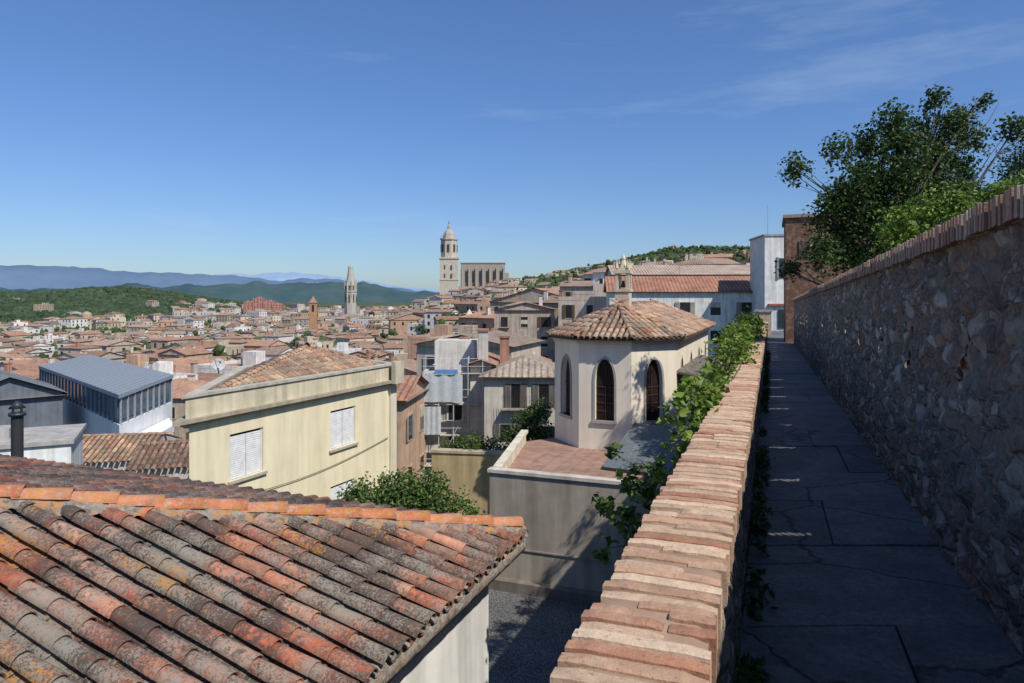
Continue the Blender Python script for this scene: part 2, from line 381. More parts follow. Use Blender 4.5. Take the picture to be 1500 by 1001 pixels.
# ------------------------------------------------------------------ rampart
def WP(X,t,Z): return Vector((X+.378*t,t,Z-.02*t))
al=Vector((.378,1,-.02)).normalized(); ac=Vector((.935,-.354,0)).normalized(); UP=Vector((0,0,1))
mb=MB(); t=-1.5
while t<60:
    L=R.uniform(.9,1.7)
    split=R.uniform(-.1,.9) if R.random()<.35 else None
    spans=[(-.16,1.34)] if split is None or split<.2 else [(-.16,split-.006),(split+.006,1.34)]
    for x0,x1 in spans:
        z=-1.8+R.uniform(-.007,.007); f=R.uniform(.75,1.25); g=.008
        N=14; top=[];bot=[]
        for i in range(N+1):
            x=x0+(x1-x0)*i/N; j=noise.noise(Vector((x*3,t*5,0)))*.03; j2=noise.noise(Vector((x*3,(t+L)*5,0)))*.03
            top.append(WP(x,t+g+j,z)); bot.append(WP(x,t+L-g+j2,z))
        n=N+1
        mb.add(top+bot+[p-UP*.05 for p in top]+[p-UP*.05 for p in bot],[(i,i+1,n+i+1,n+i) for i in range(N)]+[(2*n+i,2*n+i+1,i+1,i) for i in range(N)]+[(n+i,n+i+1,3*n+i+1,3*n+i) for i in range(N)],0,(f,f,f*1.02))
    t+=L
mb.add([WP(-.3,-2,-1.83),WP(1.5,-2,-1.83),WP(1.5,62,-1.83),WP(-.3,62,-1.83)],[(0,1,2,3)],0,(.3,.28,.25))
mb.finish('rampart_walkway',[M_path])
par=empty('brick_topped_parapet')
mb=MB(); PT=50
def facegrid(mb,X,t0,t1,z0,z1,dt,dz,side,amp=.03,skip=None,mat=0):
    ts=[t0];
    while ts[-1]<t1: ts.append(min(t1,ts[-1]+dt*(1+max(0,ts[-1])*.08)))
    nzr=max(1,int((z1-z0)/dz)); vs=[]
    for tt in ts:
        for j in range(nzr+1):
            z=z0+(z1-z0)*j/nzr; p=WP(X,tt,z)
            dd,_=noise.voronoi(Vector((p.x*3.6,p.y*3.6,p.z*5.5))); cell=min(.35,dd[1]-dd[0])/.35
            d=noise.noise(p*9)*amp*.6+noise.noise(p*1.1)*amp*.7+(cell-.6)*amp*1.3
            if j==nzr: d=0
            vs.append(p+ac*side*d)
    fs=[]
    for i in range(len(ts)-1):
        for j in range(nzr):
            if skip and skip(ts[i],ts[i+1],z0+(z1-z0)*(j+.5)/nzr): continue
            a=i*(nzr+1)+j; fs.append((a,a+1,a+nzr+2,a+nzr+1))
    mb.add(vs,fs,mat,(.3,.3,.3),True)
facegrid(mb,-.17,-1.5,PT,-1.84,-.95,.05,.06,1,.02)
facegrid(mb,-.49,-1.5,PT,-10,-.95,.3,.3,-1,.05)
mb.add([WP(-.50,-1.5,-.97),WP(-.16,-1.5,-.97),WP(-.16,PT,-.97),WP(-.50,PT,-.97)],[(0,1,2,3)],0)
mb.finish('stone_body',[M_stone],par)
mb=MB(); t=-1.0
bc=[(.58,.40,.27),(.52,.32,.21),(.62,.46,.33),(.46,.26,.17),(.59,.42,.29),(.54,.37,.26)]
def brick(mb,c,ea,ha,hb,hz,col,ex=None,N=1):
    ea=ea.normalized(); eb=ex or al; ch=.006; vs=[];
    K=N+1
    rows=[(-1,-hz,0),(-1,hz-ch,0),(-1,hz,ch),(1,hz,ch),(1,hz-ch,0),(1,-hz,0)]
    for i in range(K):
        f=-1+2*i/N; 
        wob=R.gauss(0,.0012) if 0<i<N else 0; wz=R.gauss(0,.0008)
        endk=ch if i in(0,N) else 0
        for sy,z,k in rows:
            zz_=z+wz*(1 if z>0 else 0)-(endk*.5 if z==hz else 0)-max(0,abs(f)-.85)*.03*(1 if z>0 and ha>.1 else 0)
            vs.append(c+ea*(f*ha)+eb*(sy*(hb-k)+wob)+UP*zz_)
    fs=[]
    for i in range(N):
        for j in range(5): a=i*6+j; fs.append((a,a+1,a+7,a+6))
    fs.append(tuple(range(6))); fs.append(tuple(range(N*6,N*6+6))[::-1])
    mb.add(vs,fs,0,col)
while t<PT:
    sp=.070 if R.random()<.85 else .075
    x0=-.52+R.uniform(-.010,.012); x1=-.145+R.uniform(-.012,.008)
    if R.random()<.75: parts=[(x0,x1)]
    else:
        j=R.choice([.5,.36,.64]); xm=x0+(x1-x0)*j; parts=[(x0,xm-.004),(xm+.004,x1)]
    tilt=R.gauss(0,.0013)
    for a,b in parts:
        c=R.choice(bc); f=R.uniform(.8,1.12); c=(c[0]*f,c[1]*f,c[2]*f)
        if R.random()<.10: c=(.42*f,.20*f,.12*f)
        if R.random()<.004: continue
        X=(a+b)/2; ha=(b-a)/2*.935
        cc=WP(X,t,-.91+R.gauss(0,.001)+tilt)+al*R.gauss(0,.0012)
        brick(mb,cc,(ac+al*R.gauss(0,.006)),ha,.0232+R.uniform(-.002,.0015),.060,c,None,6 if t<12 else 2)
    t+=sp*.935
mb.finish('brick_capping',[M_brick],par)
mb=MB()
# mortar bed, gently uneven
ts=[-1.2]
while ts[-1]<PT: ts.append(ts[-1]+.03*(1+max(0,ts[-1])*.3))
NX=8; vs=[]
for tt in ts:
    for i in range(NX+1):
        X=-.505+.345*i/NX; p=WP(X,tt,-.862); edge=.012 if i in (0,NX) else 0
        vs.append(p+UP*(noise.noise(p*14)*.005-edge))
mb.add(vs,[(j*(NX+1)+i,j*(NX+1)+i+1,(j+1)*(NX+1)+i+1,(j+1)*(NX+1)+i) for j in range(len(ts)-1) for i in range(NX)],0,(.40,.27,.19),True)
for X in (-.505,-.16): mb.face([WP(X,-1.2,-.874),WP(X,PT,-.874),WP(X,PT,-.97),WP(X,-1.2,-.97)],0,(.40,.29,.21))
mb.finish('mortar_bed',[M_pl],par)
rw=empty('rubble_stone_wall')
mb=MB(); slots=[4.6+1.75*i for i in range(18)]
def skf(a,b,z):
    if not(-.60<z<-.16): return False
    q=-.6*(z+.38); m=(a+b)/2
    return any(abs(m-s-q)<(b-a)*.62 for s in slots)
WT=37
facegrid(mb,1.3,-1.5,WT,-1.84,.46,.035,.04,-1,.032,skf)
AZn=math.degrees(AZ)-110.7
def back():
    X2=1.78; sh=-(.45*math.tan(math.radians(AZn)))
    edges=[-1.5]
    for s in slots: edges+= [s+sh-.36,s+sh+.34]
    edges.append(WT)
    for i in range(0,len(edges),2):
        mb.face([WP(X2,edges[i],-1.9),WP(X2,edges[i+1],-1.9),WP(X2,edges[i+1],.46),WP(X2,edges[i],.46)],0)
    for s in slots:
        a,b=s+sh-.36,s+sh+.34
        mb.face([WP(X2,a,-1.9),WP(X2,b,-1.9),WP(X2,b,-.15),WP(X2,a,-.15)],0)
        mb.face([WP(X2,a,.44),WP(X2,b,.44),WP(X2,b,.46),WP(X2,a,.46)],0)
back()
mb.finish('rubble_body',[M_stone],rw)
mb=MB(); t=-1.2
bc2=[(.40,.25,.18),(.44,.31,.23),(.35,.20,.14),(.48,.37,.29)]
while t<WT:
    c=R.choice(bc2); f=R.uniform(.75,1.15)
    cc=WP(1.52,t,.545+R.gauss(0,.005)); brick(mb,cc,ac+al*R.gauss(0,.01),.27+R.uniform(-.008,.008),.022,.085,(c[0]*f,c[1]*f,c[2]*f)); t+=.062
mb.add([WP(1.285,-1.2,.46),WP(1.79,-1.2,.46),WP(1.79,WT,.46),WP(1.285,WT,.46),WP(1.285,-1.2,.60),WP(1.79,-1.2,.60),WP(1.79,WT,.60),WP(1.285,WT,.60)],[(0,1,5,4),(4,5,6,7),(1,2,6,5),(3,0,4,7),(3,2,1,0)],0,(.3,.25,.2))
mb.finish('brick_capping',[M_brick],rw)
mb=MB(); mb.add([WP(1.8,-6,-1.9),WP(40,-6,-1.9),WP(40,60,.2),WP(1.8,60,-.9)],[(0,1,2,3)],0); mb.finish('garden_ground',[M_ground])
mb=MB(); c0=Vector((15.3,38.2,-9)); ex=ac*4.2; ey=al*4.5
mb.box(c0,ex,ey,(0,0,13.4),0,(.17,.085,.055)); mb.box(c0-ac*.12-al*.12+UP*13.4,ac*4.44,al*4.74,(0,0,.18),0,(.33,.24,.18))
for k in range(3): mb.box(c0+ac*(.7+1.2*k)-al*.06+UP*11.2,ac*.5,al*.05,(0,0,.9),0,(.06,.04,.035))
mb.finish('brick_tower',[M_brick])

# ------------------------------------------------------------------ foreground tiled-roof house
C=Vector((.11,7.54,-2.6)); e1=Vector((-.37,-.929,0)); e2=Vector((-.929,.37,0)); tp=.26
fh=empty('tile_roof_house')
mb=MB(); run=6.6
A=[C,C+e1*10.5,C+e1*10.5+e2*run+UP*tp*run,C+e1*run+e2*run+UP*tp*run]
tile_poly(mb,A,12,.212,.33,True,None,0,.06,.34)
Bp=[C,C+e2*13,C+e2*13+e1*run+UP*tp*run,C+e1*run+e2*run+UP*tp*run]
tile_poly(mb,Bp,8,.212,.33,True,None,0,.05,.36)
mb.finish('clay_roof_tiles',[M_tile],fh)
mb=MB(); hipd=(e1+e2)
ridge_caps(mb,C+UP*.07+hipd*.02,C+hipd*run+UP*(tp*run+.08),.10,.42,0,None,10)
mb.finish('hip_tiles',[M_hip],fh)
mb=MB()
def lumpy(mb,a,b,wd,ht,side,n,amp=.02,mat=0):
    vs=[];a=Vector(a);b=Vector(b);K=9
    for i in range(n+1):
        p=a.lerp(b,i/n); wm=wd*(1+.3*noise.noise(p*6))
        for k in range(K):
            an=math.pi*k/(K-1); q=p+side*(math.cos(an)*wm)+UP*(math.sin(an)*ht)
            d=noise.noise(q*9)*amp+noise.noise(q*25)*amp*.6; vs.append(q+UP*d+side*d*.6)
    mb.add(vs,[(i*K+k,i*K+k+1,(i+1)*K+k+1,(i+1)*K+k) for i in range(n) for k in range(K-1)],mat,(.3,.3,.3),True)
hs=hipd.cross(UP).normalized()
lumpy(mb,C+UP*.0,C+hipd*run+UP*(tp*run+.0),.15,.10,hs,300,.03)
mb.finish('hip_mortar',[M_mortar2],fh)
mb=MB()
for (d,inn,L) in ((e1,e2,10.5),(e2,e1,13)):
    a=C-inn*.02+UP*-.03; n=int(L/.05); vs=[];K=7
    prof=[(.06,.03),(-.0,.02),(-.04,-.02),(-.05,-.09),(-.025,-.15),(.12,-.18),(.5,-.18)]
    for i in range(n+1):
        p=a+d*(L*i/n)
        for (o,z) in prof:
            q=p+inn*o+UP*z; dd=noise.noise(q*10)*.03+noise.noise(q*28)*.015 if o<.1 else 0; vs.append(q-inn*dd+UP*dd)
    mb.add(vs,[(i*K+k,i*K+k+1,(i+1)*K+k+1,(i+1)*K+k) for i in range(n) for k in range(K-1)],0,(.3,.3,.3),True)
mb.finish('eave_mortar',[M_mortar],fh)
mb=MB(); wi=.28; P0=C+(e1+e2)*wi-UP*.19
mb.box(P0-UP*6,e1*10,e2*12.4,UP*6,0,(.76,.74,.69)); mb.finish('walls',[M_pl],fh)

def wall_holes(mb,O,e,L,H,holes,nrm,mat,col,rd=.18,glass=1,gcol=(.02,.02,.025)):
    O=Vector(O)
    xs=sorted({0,L,*[h[0] for h in holes],*[h[1] for h in holes]}); zs=sorted({0,H,*[h[2] for h in holes],*[h[3] for h in holes]})
    P=lambda x,z,d=0:O+e*x+UP*z-nrm*d
    for a,b in zip(xs,xs[1:]):
        for c,d in zip(zs,zs[1:]):
            if any(h[0]<=a and b<=h[1] and h[2]<=c and d<=h[3] for h in holes): continue
            mb.face([P(a,c),P(b,c),P(b,d),P(a,d)],mat,col)
    for (a,b,c,d) in holes:
        mb.face([P(a,c),P(b,c),P(b,c,rd),P(a,c,rd)],mat,col); mb.face([P(a,d),P(b,d),P(b,d,rd),P(a,d,rd)],mat,col)
        mb.face([P(a,c),P(a,d),P(a,d,rd),P(a,c,rd)],mat,col); mb.face([P(b,c),P(b,d),P(b,d,rd),P(b,c,rd)],mat,col)
        mb.face([P(a,c,rd),P(b,c,rd),P(b,d,rd),P(a,d,rd)],glass,gcol)
# ------------------------------------------------------------------ cream house
yh=empty('cream_house')
F1=Vector((-9.74,20.6,-13)); F2=Vector((-5.24,30.5,-13)); F3=Vector((-9.3,34.2,-13)); F4=Vector((-11.45,29,-13))
ef=(F2-F1).normalized(); LF=(F2-F1).length; nf=Vector((ef.y,-ef.x,0))
yc=(.78,.69,.48)
mb=MB(); H=10.0; zt=-3.0
holes=[(1.55,3.0,7.05,8.55),(6.5,8.05,7.05,8.55),(6.5,8.0,4.0,5.6),(1.6,3.0,3.8,5.4)]
wall_holes(mb,F1,ef,LF,H,holes,nf,0,yc,.12,1,(.02,.02,.02))
for a,b in ((F2,F3),(F3,F4),(F4,F1)): mb.face([a,b,b+UP*H,a+UP*H],0,yc)
mb.box(F2-ef*.45+nf*.002,ef*.45,nf*.10,UP*9.2,0,(.66,.60,.46))
mb.finish('walls',[M_plc,M_dark],yh)
mb=MB()
def ring(z0,z1,off,inn,col,mat=0):
    cs=[F1,F2,F3,F4]
    o=[];i_=[]
    for k in range(4):
        p=cs[k];a=(cs[k-1]-p).normalized();b=(cs[(k+1)%4]-p).normalized(); s=max(.3,math.sqrt((1-a.dot(b))/2)); bi=(a+b).normalized()
        o.append(p-bi*off/s); i_.append(p+bi*inn/s)
    for k in range(4):
        q=(k+1)%4; A0,A1=o[k].copy(),o[q].copy(); B0,B1=i_[k].copy(),i_[q].copy()
        z=lambda v,zz:Vector((v.x,v.y,zz))
        mb.face([z(A0,z0),z(A1,z0),z(A1,z1),z(A0,z1)],mat,col); mb.face([z(B0,z0),z(B1,z0),z(B1,z1),z(B0,z1)],mat,col)
        mb.face([z(A0,z1),z(A1,z1),z(B1,z1),z(B0,z1)],mat,col); mb.face([z(A0,z0),z(A1,z0),z(B1,z0),z(B0,z0)],mat,col)
ring(-3.66,-3.04,.06,.2,(.64,.57,.41)); ring(-3.04,-2.95,.12,.26,(.50,.46,.38)); ring(-3.78,-3.66,.26,.1,(.40,.35,.26)); ring(-3.86,-3.78,.14,.1,(.60,.52,.36))
mb.box(F2-ef*.65+UP*9.2+nf*.27,ef*.7,nf*.2,UP*.95,0,(.56,.50,.38))
mb.finish('cornice',[M_pl],yh)
mb=MB()
for (a,b,c,d) in holes:
    P=lambda x,z,o:F1+ef*x+UP*z+nf*o
    mb.box(P(a-.1,c-.1,.003),ef*(b-a+.2),nf*.09,UP*.09,0,(.42,.38,.30))
    n=20
    for k in range(n): mb.box(P(a+.03,c+.02+(d-c-.1)*k/n,-.085),ef*(b-a-.06),nf*.02,UP*((d-c-.1)/n*.86),0,(.76,.76,.77))
    mb.box(P(a+.01,c+.01,-.1),ef*.06,nf*.05,UP*(d-c-.02),0,(.6,.6,.6)); mb.box(P(b-.07,c+.01,-.1),ef*.06,nf*.05,UP*(d-c-.02),0,(.6,.6,.6))
    mb.box(P((a+b)/2-.02,c+.01,-.07),ef*.04,nf*.02,UP*(d-c-.1),0,(.5,.5,.5))
mb.finish('window_shutters',[M_flat],yh)
mb=MB()
for k in range(24):
    a=k/24;b=(k+1)/24; f=lambda q:F1+ef*(.3+10*q)+nf*.06+UP*(6.6-.35*math.sin(q*3.1)+.25*q)
    mb.tube(f(a),f(b),.012,.012,4,0,(.03,.03,.03))
mb.finish('facade_cable',[M_flat],yh)
mb=MB(); apx=Vector((-8.75,29.3,-2.15)); zr=-3.2
def ins(p,k): 
    c=Vector((-8.9,28.6,0)); q=Vector((p.x,p.y,0)); d=(c-q); return Vector((q.x+d.x*k,q.y+d.y*k,zr))
G=[ins(p,.07) for p in (F1,F2,F3,F4)]
tcols=[(.46,.30,.19),(.42,.26,.16),(.50,.35,.23),(.38,.25,.17),(.44,.24,.15)]
for k in range(4): tile_poly(mb,[G[k],G[(k+1)%4],apx],5,.24,.4,False,tcols)
for k in range(4): ridge_caps(mb,G[k]+UP*.05,apx+UP*.05,.12,.42,0,tcols,5)
mb.finish('clay_roof_tiles',[M_tile2],yh)
mb=MB(); dc=Vector((-11.9,27.7,-2.75)); dn=Vector((.5,-.8,.35)).normalized(); u=dn.orthogonal().normalized(); v=dn.cross(u)
vs=[]
for j in range(5):
    r=.25*j/4
    for i in range(16): vs.append(dc+u*r*math.cos(i*math.pi/8)+v*r*math.sin(i*math.pi/8)+dn*(r*r*.6))
mb.add(vs,[(j*16+i,j*16+(i+1)%16,(j+1)*16+(i+1)%16,(j+1)*16+i) for j in range(4) for i in range(16)],0,(.42,.42,.42),True)
mb.tube(dc,dc-UP*1.2+dn*-.1,.03,.03,6,0,(.3,.3,.3)); mb.tube(dc-v*.25,dc+dn*.35,.012,.012,5,0,(.3,.3,.3)); mb.cbox(dc+dn*.35,.03,.03,.05,0,0,(.2,.2,.2))
mb.finish('satellite_dish',[M_flat])

# ------------------------------------------------------------------ chapel
ch=empty('octagonal_apse_chapel')
ax=Vector((.37,.929,0)).normalized(); rt=Vector((.929,-.37,0)).normalized()
P1=Vector((5.6,23.3,0)); s=1.8
P2=P1+(-rt*1-ax*1).normalized()*s
P3=P2-rt*s; P4=P3+(-rt+ax).normalized()*s
NL=10.5; P0=P1+ax*NL; P5=P4+ax*NL
zb=-9.; ze=-1.4; cc=(.80,.71,.57)
mb=MB()
def lancet(mb,A,B,zc0,zc1,wd,trim=True,frac=.5):
    e=(B-A); L=e.length; e.normalize(); n=Vector((e.y,-e.x,0)); cx=L*frac; hh=zc1-zc0; sh=wd*1.25
    lv=[(zc0,wd/2),(zc1-sh,wd/2)]
    for k in range(1,9):
        f=k/8; lv.append((zc1-sh+sh*math.sin(f*math.pi/2*.98) if k<8 else zc1, wd/2*math.cos(f*math.pi/2)**.8 if k<8 else 0))
    P=lambda x,z,o=0:Vector((A.x,A.y,0))+e*x+UP*z+n*o
    mb.face([P(0,zb),P(L,zb),P(L,zc0),P(0,zc0)],0,cc); mb.face([P(0,zc1),P(L,zc1),P(L,ze),P(0,ze)],0,cc)
    tc_=(.34,.31,.28)
    for (z0,w0),(z1,w1) in zip(lv,lv[1:]):
        mb.face([P(0,z0),P(cx-w0,z0),P(cx-w1,z1),P(0,z1)],0,cc); mb.face([P(cx+w0,z0),P(L,z0),P(L,z1),P(cx+w1,z1)],0,cc)
        for sg in (-1,1):
            mb.face([P(cx+sg*w0,z0),P(cx+sg*w0,z0,-.16),P(cx+sg*w1,z1,-.16),P(cx+sg*w1,z1)],0,cc)
            zt1=z1 if w1>0 else z1+.1
            mb.face([P(cx+sg*w0,z0,.03),P(cx+sg*(w0+.075),z0,.03),P(cx+sg*(w1+.075 if w1>0 else 0),zt1 if w1==0 else z1,.03),P(cx+sg*w1,z1,.03)],2,tc_)
            mb.face([P(cx+sg*(w0+.075),z0,.0),P(cx+sg*(w0+.075),z0,.03),P(cx+sg*(w1+.075 if w1>0 else 0),zt1,.03),P(cx+sg*(w1+.075 if w1>0 else 0),zt1,0)],2,tc_)
        mb.face([P(cx-w0,z0,-.16),P(cx+w0,z0,-.16),P(cx+w1,z1,-.16),P(cx-w1,z1,-.16)],1,(.03,.018,.015))
    mb.box(P(cx-wd/2-.1,zc0-.1,0.002),e*(wd+.2),n*.07,UP*.1,2,(.36,.34,.31))
    for k in range(1,5): mb.box(P(cx-wd/2+.02,zc0+(hh-sh)*k/4.5,-.15),e*(wd-.04),n*.02,UP*.03,2,(.05,.03,.025))
    mb.box(P(cx-.015,zc0,-.15),e*.03,n*.02,UP*(hh*.95),2,(.05,.03,.025))
for A_,B_ in ((P4,P3),(P3,P2),(P2,P1)): lancet(mb,A_,B_,-4.15,-2.1,.66)
for k in range(4): lancet(mb,P1+ax*(NL*k/4),P1+ax*(NL*(k+1)/4),-3.9,-2.2,.5)
for a,b in ((P5,P4),(P0,P5)): mb.face([Vector((a.x,a.y,zb)),Vector((b.x,b.y,zb)),Vector((b.x,b.y,ze)),Vector((a.x,a.y,ze))],0,cc)
def band(z0,z1,o,col):
    pts=[P5,P4,P3,P2,P1,P0]
    for a,b in zip(pts,pts[1:]):
        e=(b-a).normalized(); n=Vector((e.y,-e.x,0)); L=(b-a).length
        mb.box(Vector((a.x,a.y,z0))-e*o*.41,e*(L+o*.82),n*o,UP*(z1-z0),0,col)
band(-1.52,-1.40,.12,(.60,.52,.42)); band(-1.60,-1.52,.06,(.68,.6,.48))
mb.finish('walls',[M_plc,M_dark,M_flat],ch)
mb=MB(); o=.30
apex=(P1+P4)/2+ax*.9; apex.z=-.33; ridge_end=apex+ax*(NL-2.4)
ctr=(P1+P4)/2+ax*.9
def off8(p): d=(p-ctr); d.z=0; q=p+d.normalized()*o*1.08; q.z=ze+.01; return q
Q1,Q2,Q3,Q4=off8(P1),off8(P2),off8(P3),off8(P4)
Q0=P0+rt*o+ax*o; Q0.z=ze+.01; Q5=P5-rt*o+ax*o; Q5.z=ze+.01
ccol=[(.48,.28,.17),(.54,.35,.23),(.42,.20,.12),(.52,.38,.27),(.46,.31,.22)]
for pl in ([Q4,Q3,apex],[Q3,Q2,apex],[Q2,Q1,apex],[Q1,Q0,ridge_end,apex],[Q5,Q4,apex,ridge_end],[Q0,Q5,ridge_end]):
    tile_poly(mb,pl,6,.21,.36,False,ccol)
    mb.face([p-UP*.06 for p in pl[:2]]+[ctr+UP*(ze+.02-.0)],0,(.3,.2,.15))
for q in (Q4,Q3,Q2,Q1): ridge_caps(mb,q+UP*.05,apex+UP*.06,.10,.42,0,ccol,6)
ridge_caps(mb,apex+UP*.05,ridge_end+UP*.05,.10,.42,0,ccol,6); ridge_caps(mb,Q0+UP*.05,ridge_end+UP*.05,.10,.42,0,ccol,6)
mb.finish('clay_roof_tiles',[M_tile2],ch)
mb=MB(); b0=apex+ax*.7; b0.z=-.45; sc=(.68,.58,.42)
mb.cbox(b0+UP*.3,.26,.26,.36,-.37,0,sc); mb.cbox(b0+UP*.69,.30,.30,.05,-.37,0,sc)
for i in range(4):
    a=-.37+math.pi/4+i*math.pi/2; q=b0+Vector((math.cos(a),math.sin(a),0))*.29
    mb.cbox(q+UP*1.02,.06,.06,.30,-.37,0,sc)
    mb.prism(q,.075,.01,b0.z+1.52,b0.z+1.85,6,0,0,sc)
mb.cbox(b0+UP*1.38,.30,.30,.06,-.37,0,sc); mb.cbox(b0+UP*1.49,.23,.23,.05,-.37,0,sc)
mb.prism(b0,.17,.09,b0.z+1.54,b0.z+1.85,8,0,0,sc); mb.prism(b0,.11,.11,b0.z+1.85,b0.z+1.9,8,0,0,sc); mb.prism(b0,.08,.02,b0.z+1.9,b0.z+2.05,8,0,0,sc)
mb.prism(b0,.11,.05,b0.z+.80,b0.z+1.05,8,0,0,(.08,.07,.05))
mb.finish('belfry',[M_pl],ch)

# ------------------------------------------------------------------ terrace annex
an=empty('terrace_annex'); mb=MB()
A1=Vector((-.62,18.9,0)); A2=Vector((6.6,16.2,0)); ea=(A2-A1).normalized(); na=Vector((ea.y,-ea.x,0)); LA=(A2-A1).length
A4=Vector((.25,24.2,0)); gc=(.38,.33,.27)
def zz(p,z): return Vector((p.x,p.y,z))
mb.face([zz(A1,-8.4),zz(A2,-8.4),zz(A2,-4.85),zz(A1,-4.85)],0,gc)
eb=(A4-A1).normalized(); nb=Vector((-eb.y,eb.x,0)); LB=(A4-A1).length
mb.face([zz(A1,-12),zz(A4,-12),zz(A4,-4.85),zz(A1,-4.85)],0,(.6,.54,.45))
mb.box(zz(A1,-4.85)+na*.05-ea*.05,ea*(LA*.95),-na*.28,UP*.09,0,(.60,.54,.46))
mb.box(zz(A1,-5.2)-na*.25+ea*.0,ea*(LA*.95),-na*.01,UP*.35,0,(.70,.64,.55))
mb.box(zz(A1,-4.85)-na*.24+nb*.0,eb*LB,-nb*.25,UP*.10,0,(.70,.64,.5))
mb.box(zz(A1,-5.2)-nb*.24,eb*LB,-nb*.01,UP*.35,0,(.70,.64,.5))
mb.box(zz(A1,-6.9)+na*.003,ea*LA,na*.03,UP*.04,0,(.32,.29,.25))
mb.box(zz(A1,-8.4)+na*.003-ea*.3,ea*LA,na*.25,UP*.7,0,(.20,.17,.14))
mb.finish('walls',[M_pl],an)
mb=MB(); mb.face([zz(A1,-5.15),zz(A2,-5.15),zz(P1+rt*2,-5.15),zz(P4,-5.15),zz(A4,-5.15)],0,(.36,.22,.165))
for k in range(16):
    p=zz(A1,-5.145)+ea*(.4+k*.45)-na*.3; mb.box(p,ea*.012,-na*5.2,UP*.003,0,(.25,.18,.14))
mb.finish('terracotta_terrace_floor',[M_pl],an)
mb=MB()
a=zz(P2-ax*.05+rt*.15,-4.15); b=zz(P2-ax*.05+rt*3.6,-4.25); c_=zz(P2-ax*3.2+rt*3.6,-5.0); d_=zz(P2-ax*2.6-rt*.3,-5.05)
mb.face([a,b,c_,d_],0,(.13,.145,.155)); mb.face([d_,c_,c_-UP*.15,d_-UP*.15],0,(.05,.05,.05)); mb.face([a,d_,d_-UP*.15,zz(a,-5.15)],0,(.4,.36,.3))
for k in range(8):
    f=k/7; mb.tube(d_.lerp(c_,f)+UP*.02,a.lerp(b,f)+UP*.02,.02,.02,4,0,(.17,.19,.2))
mb.finish('metal_lean_to_roof',[M_flat],an)
mb=MB(); q=P1+rt*.25+ax*.4; q.z=-9
mb.box(q,rt*2.0,ax*6,UP*5.9,0,(.60,.57,.52)); mb.finish('side_aisle_walls',[M_plc],an)
mb=MB(); q1=zz(P1+rt*2.5+ax*.1,-3.15); q2=zz(P1+rt*2.5+ax*7,-3.15); q3=zz(P1+rt*.02+ax*7,-2.5)-UP*.1; q4=zz(P1+rt*.02+ax*.1,-2.6)
tile_poly(mb,[q1,q2,q3,q4],6,.23,.38,False,[(.16,.14,.13),(.2,.17,.15),(.12,.11,.11)]); mb.finish('side_aisle_roof',[M_tile2],an)

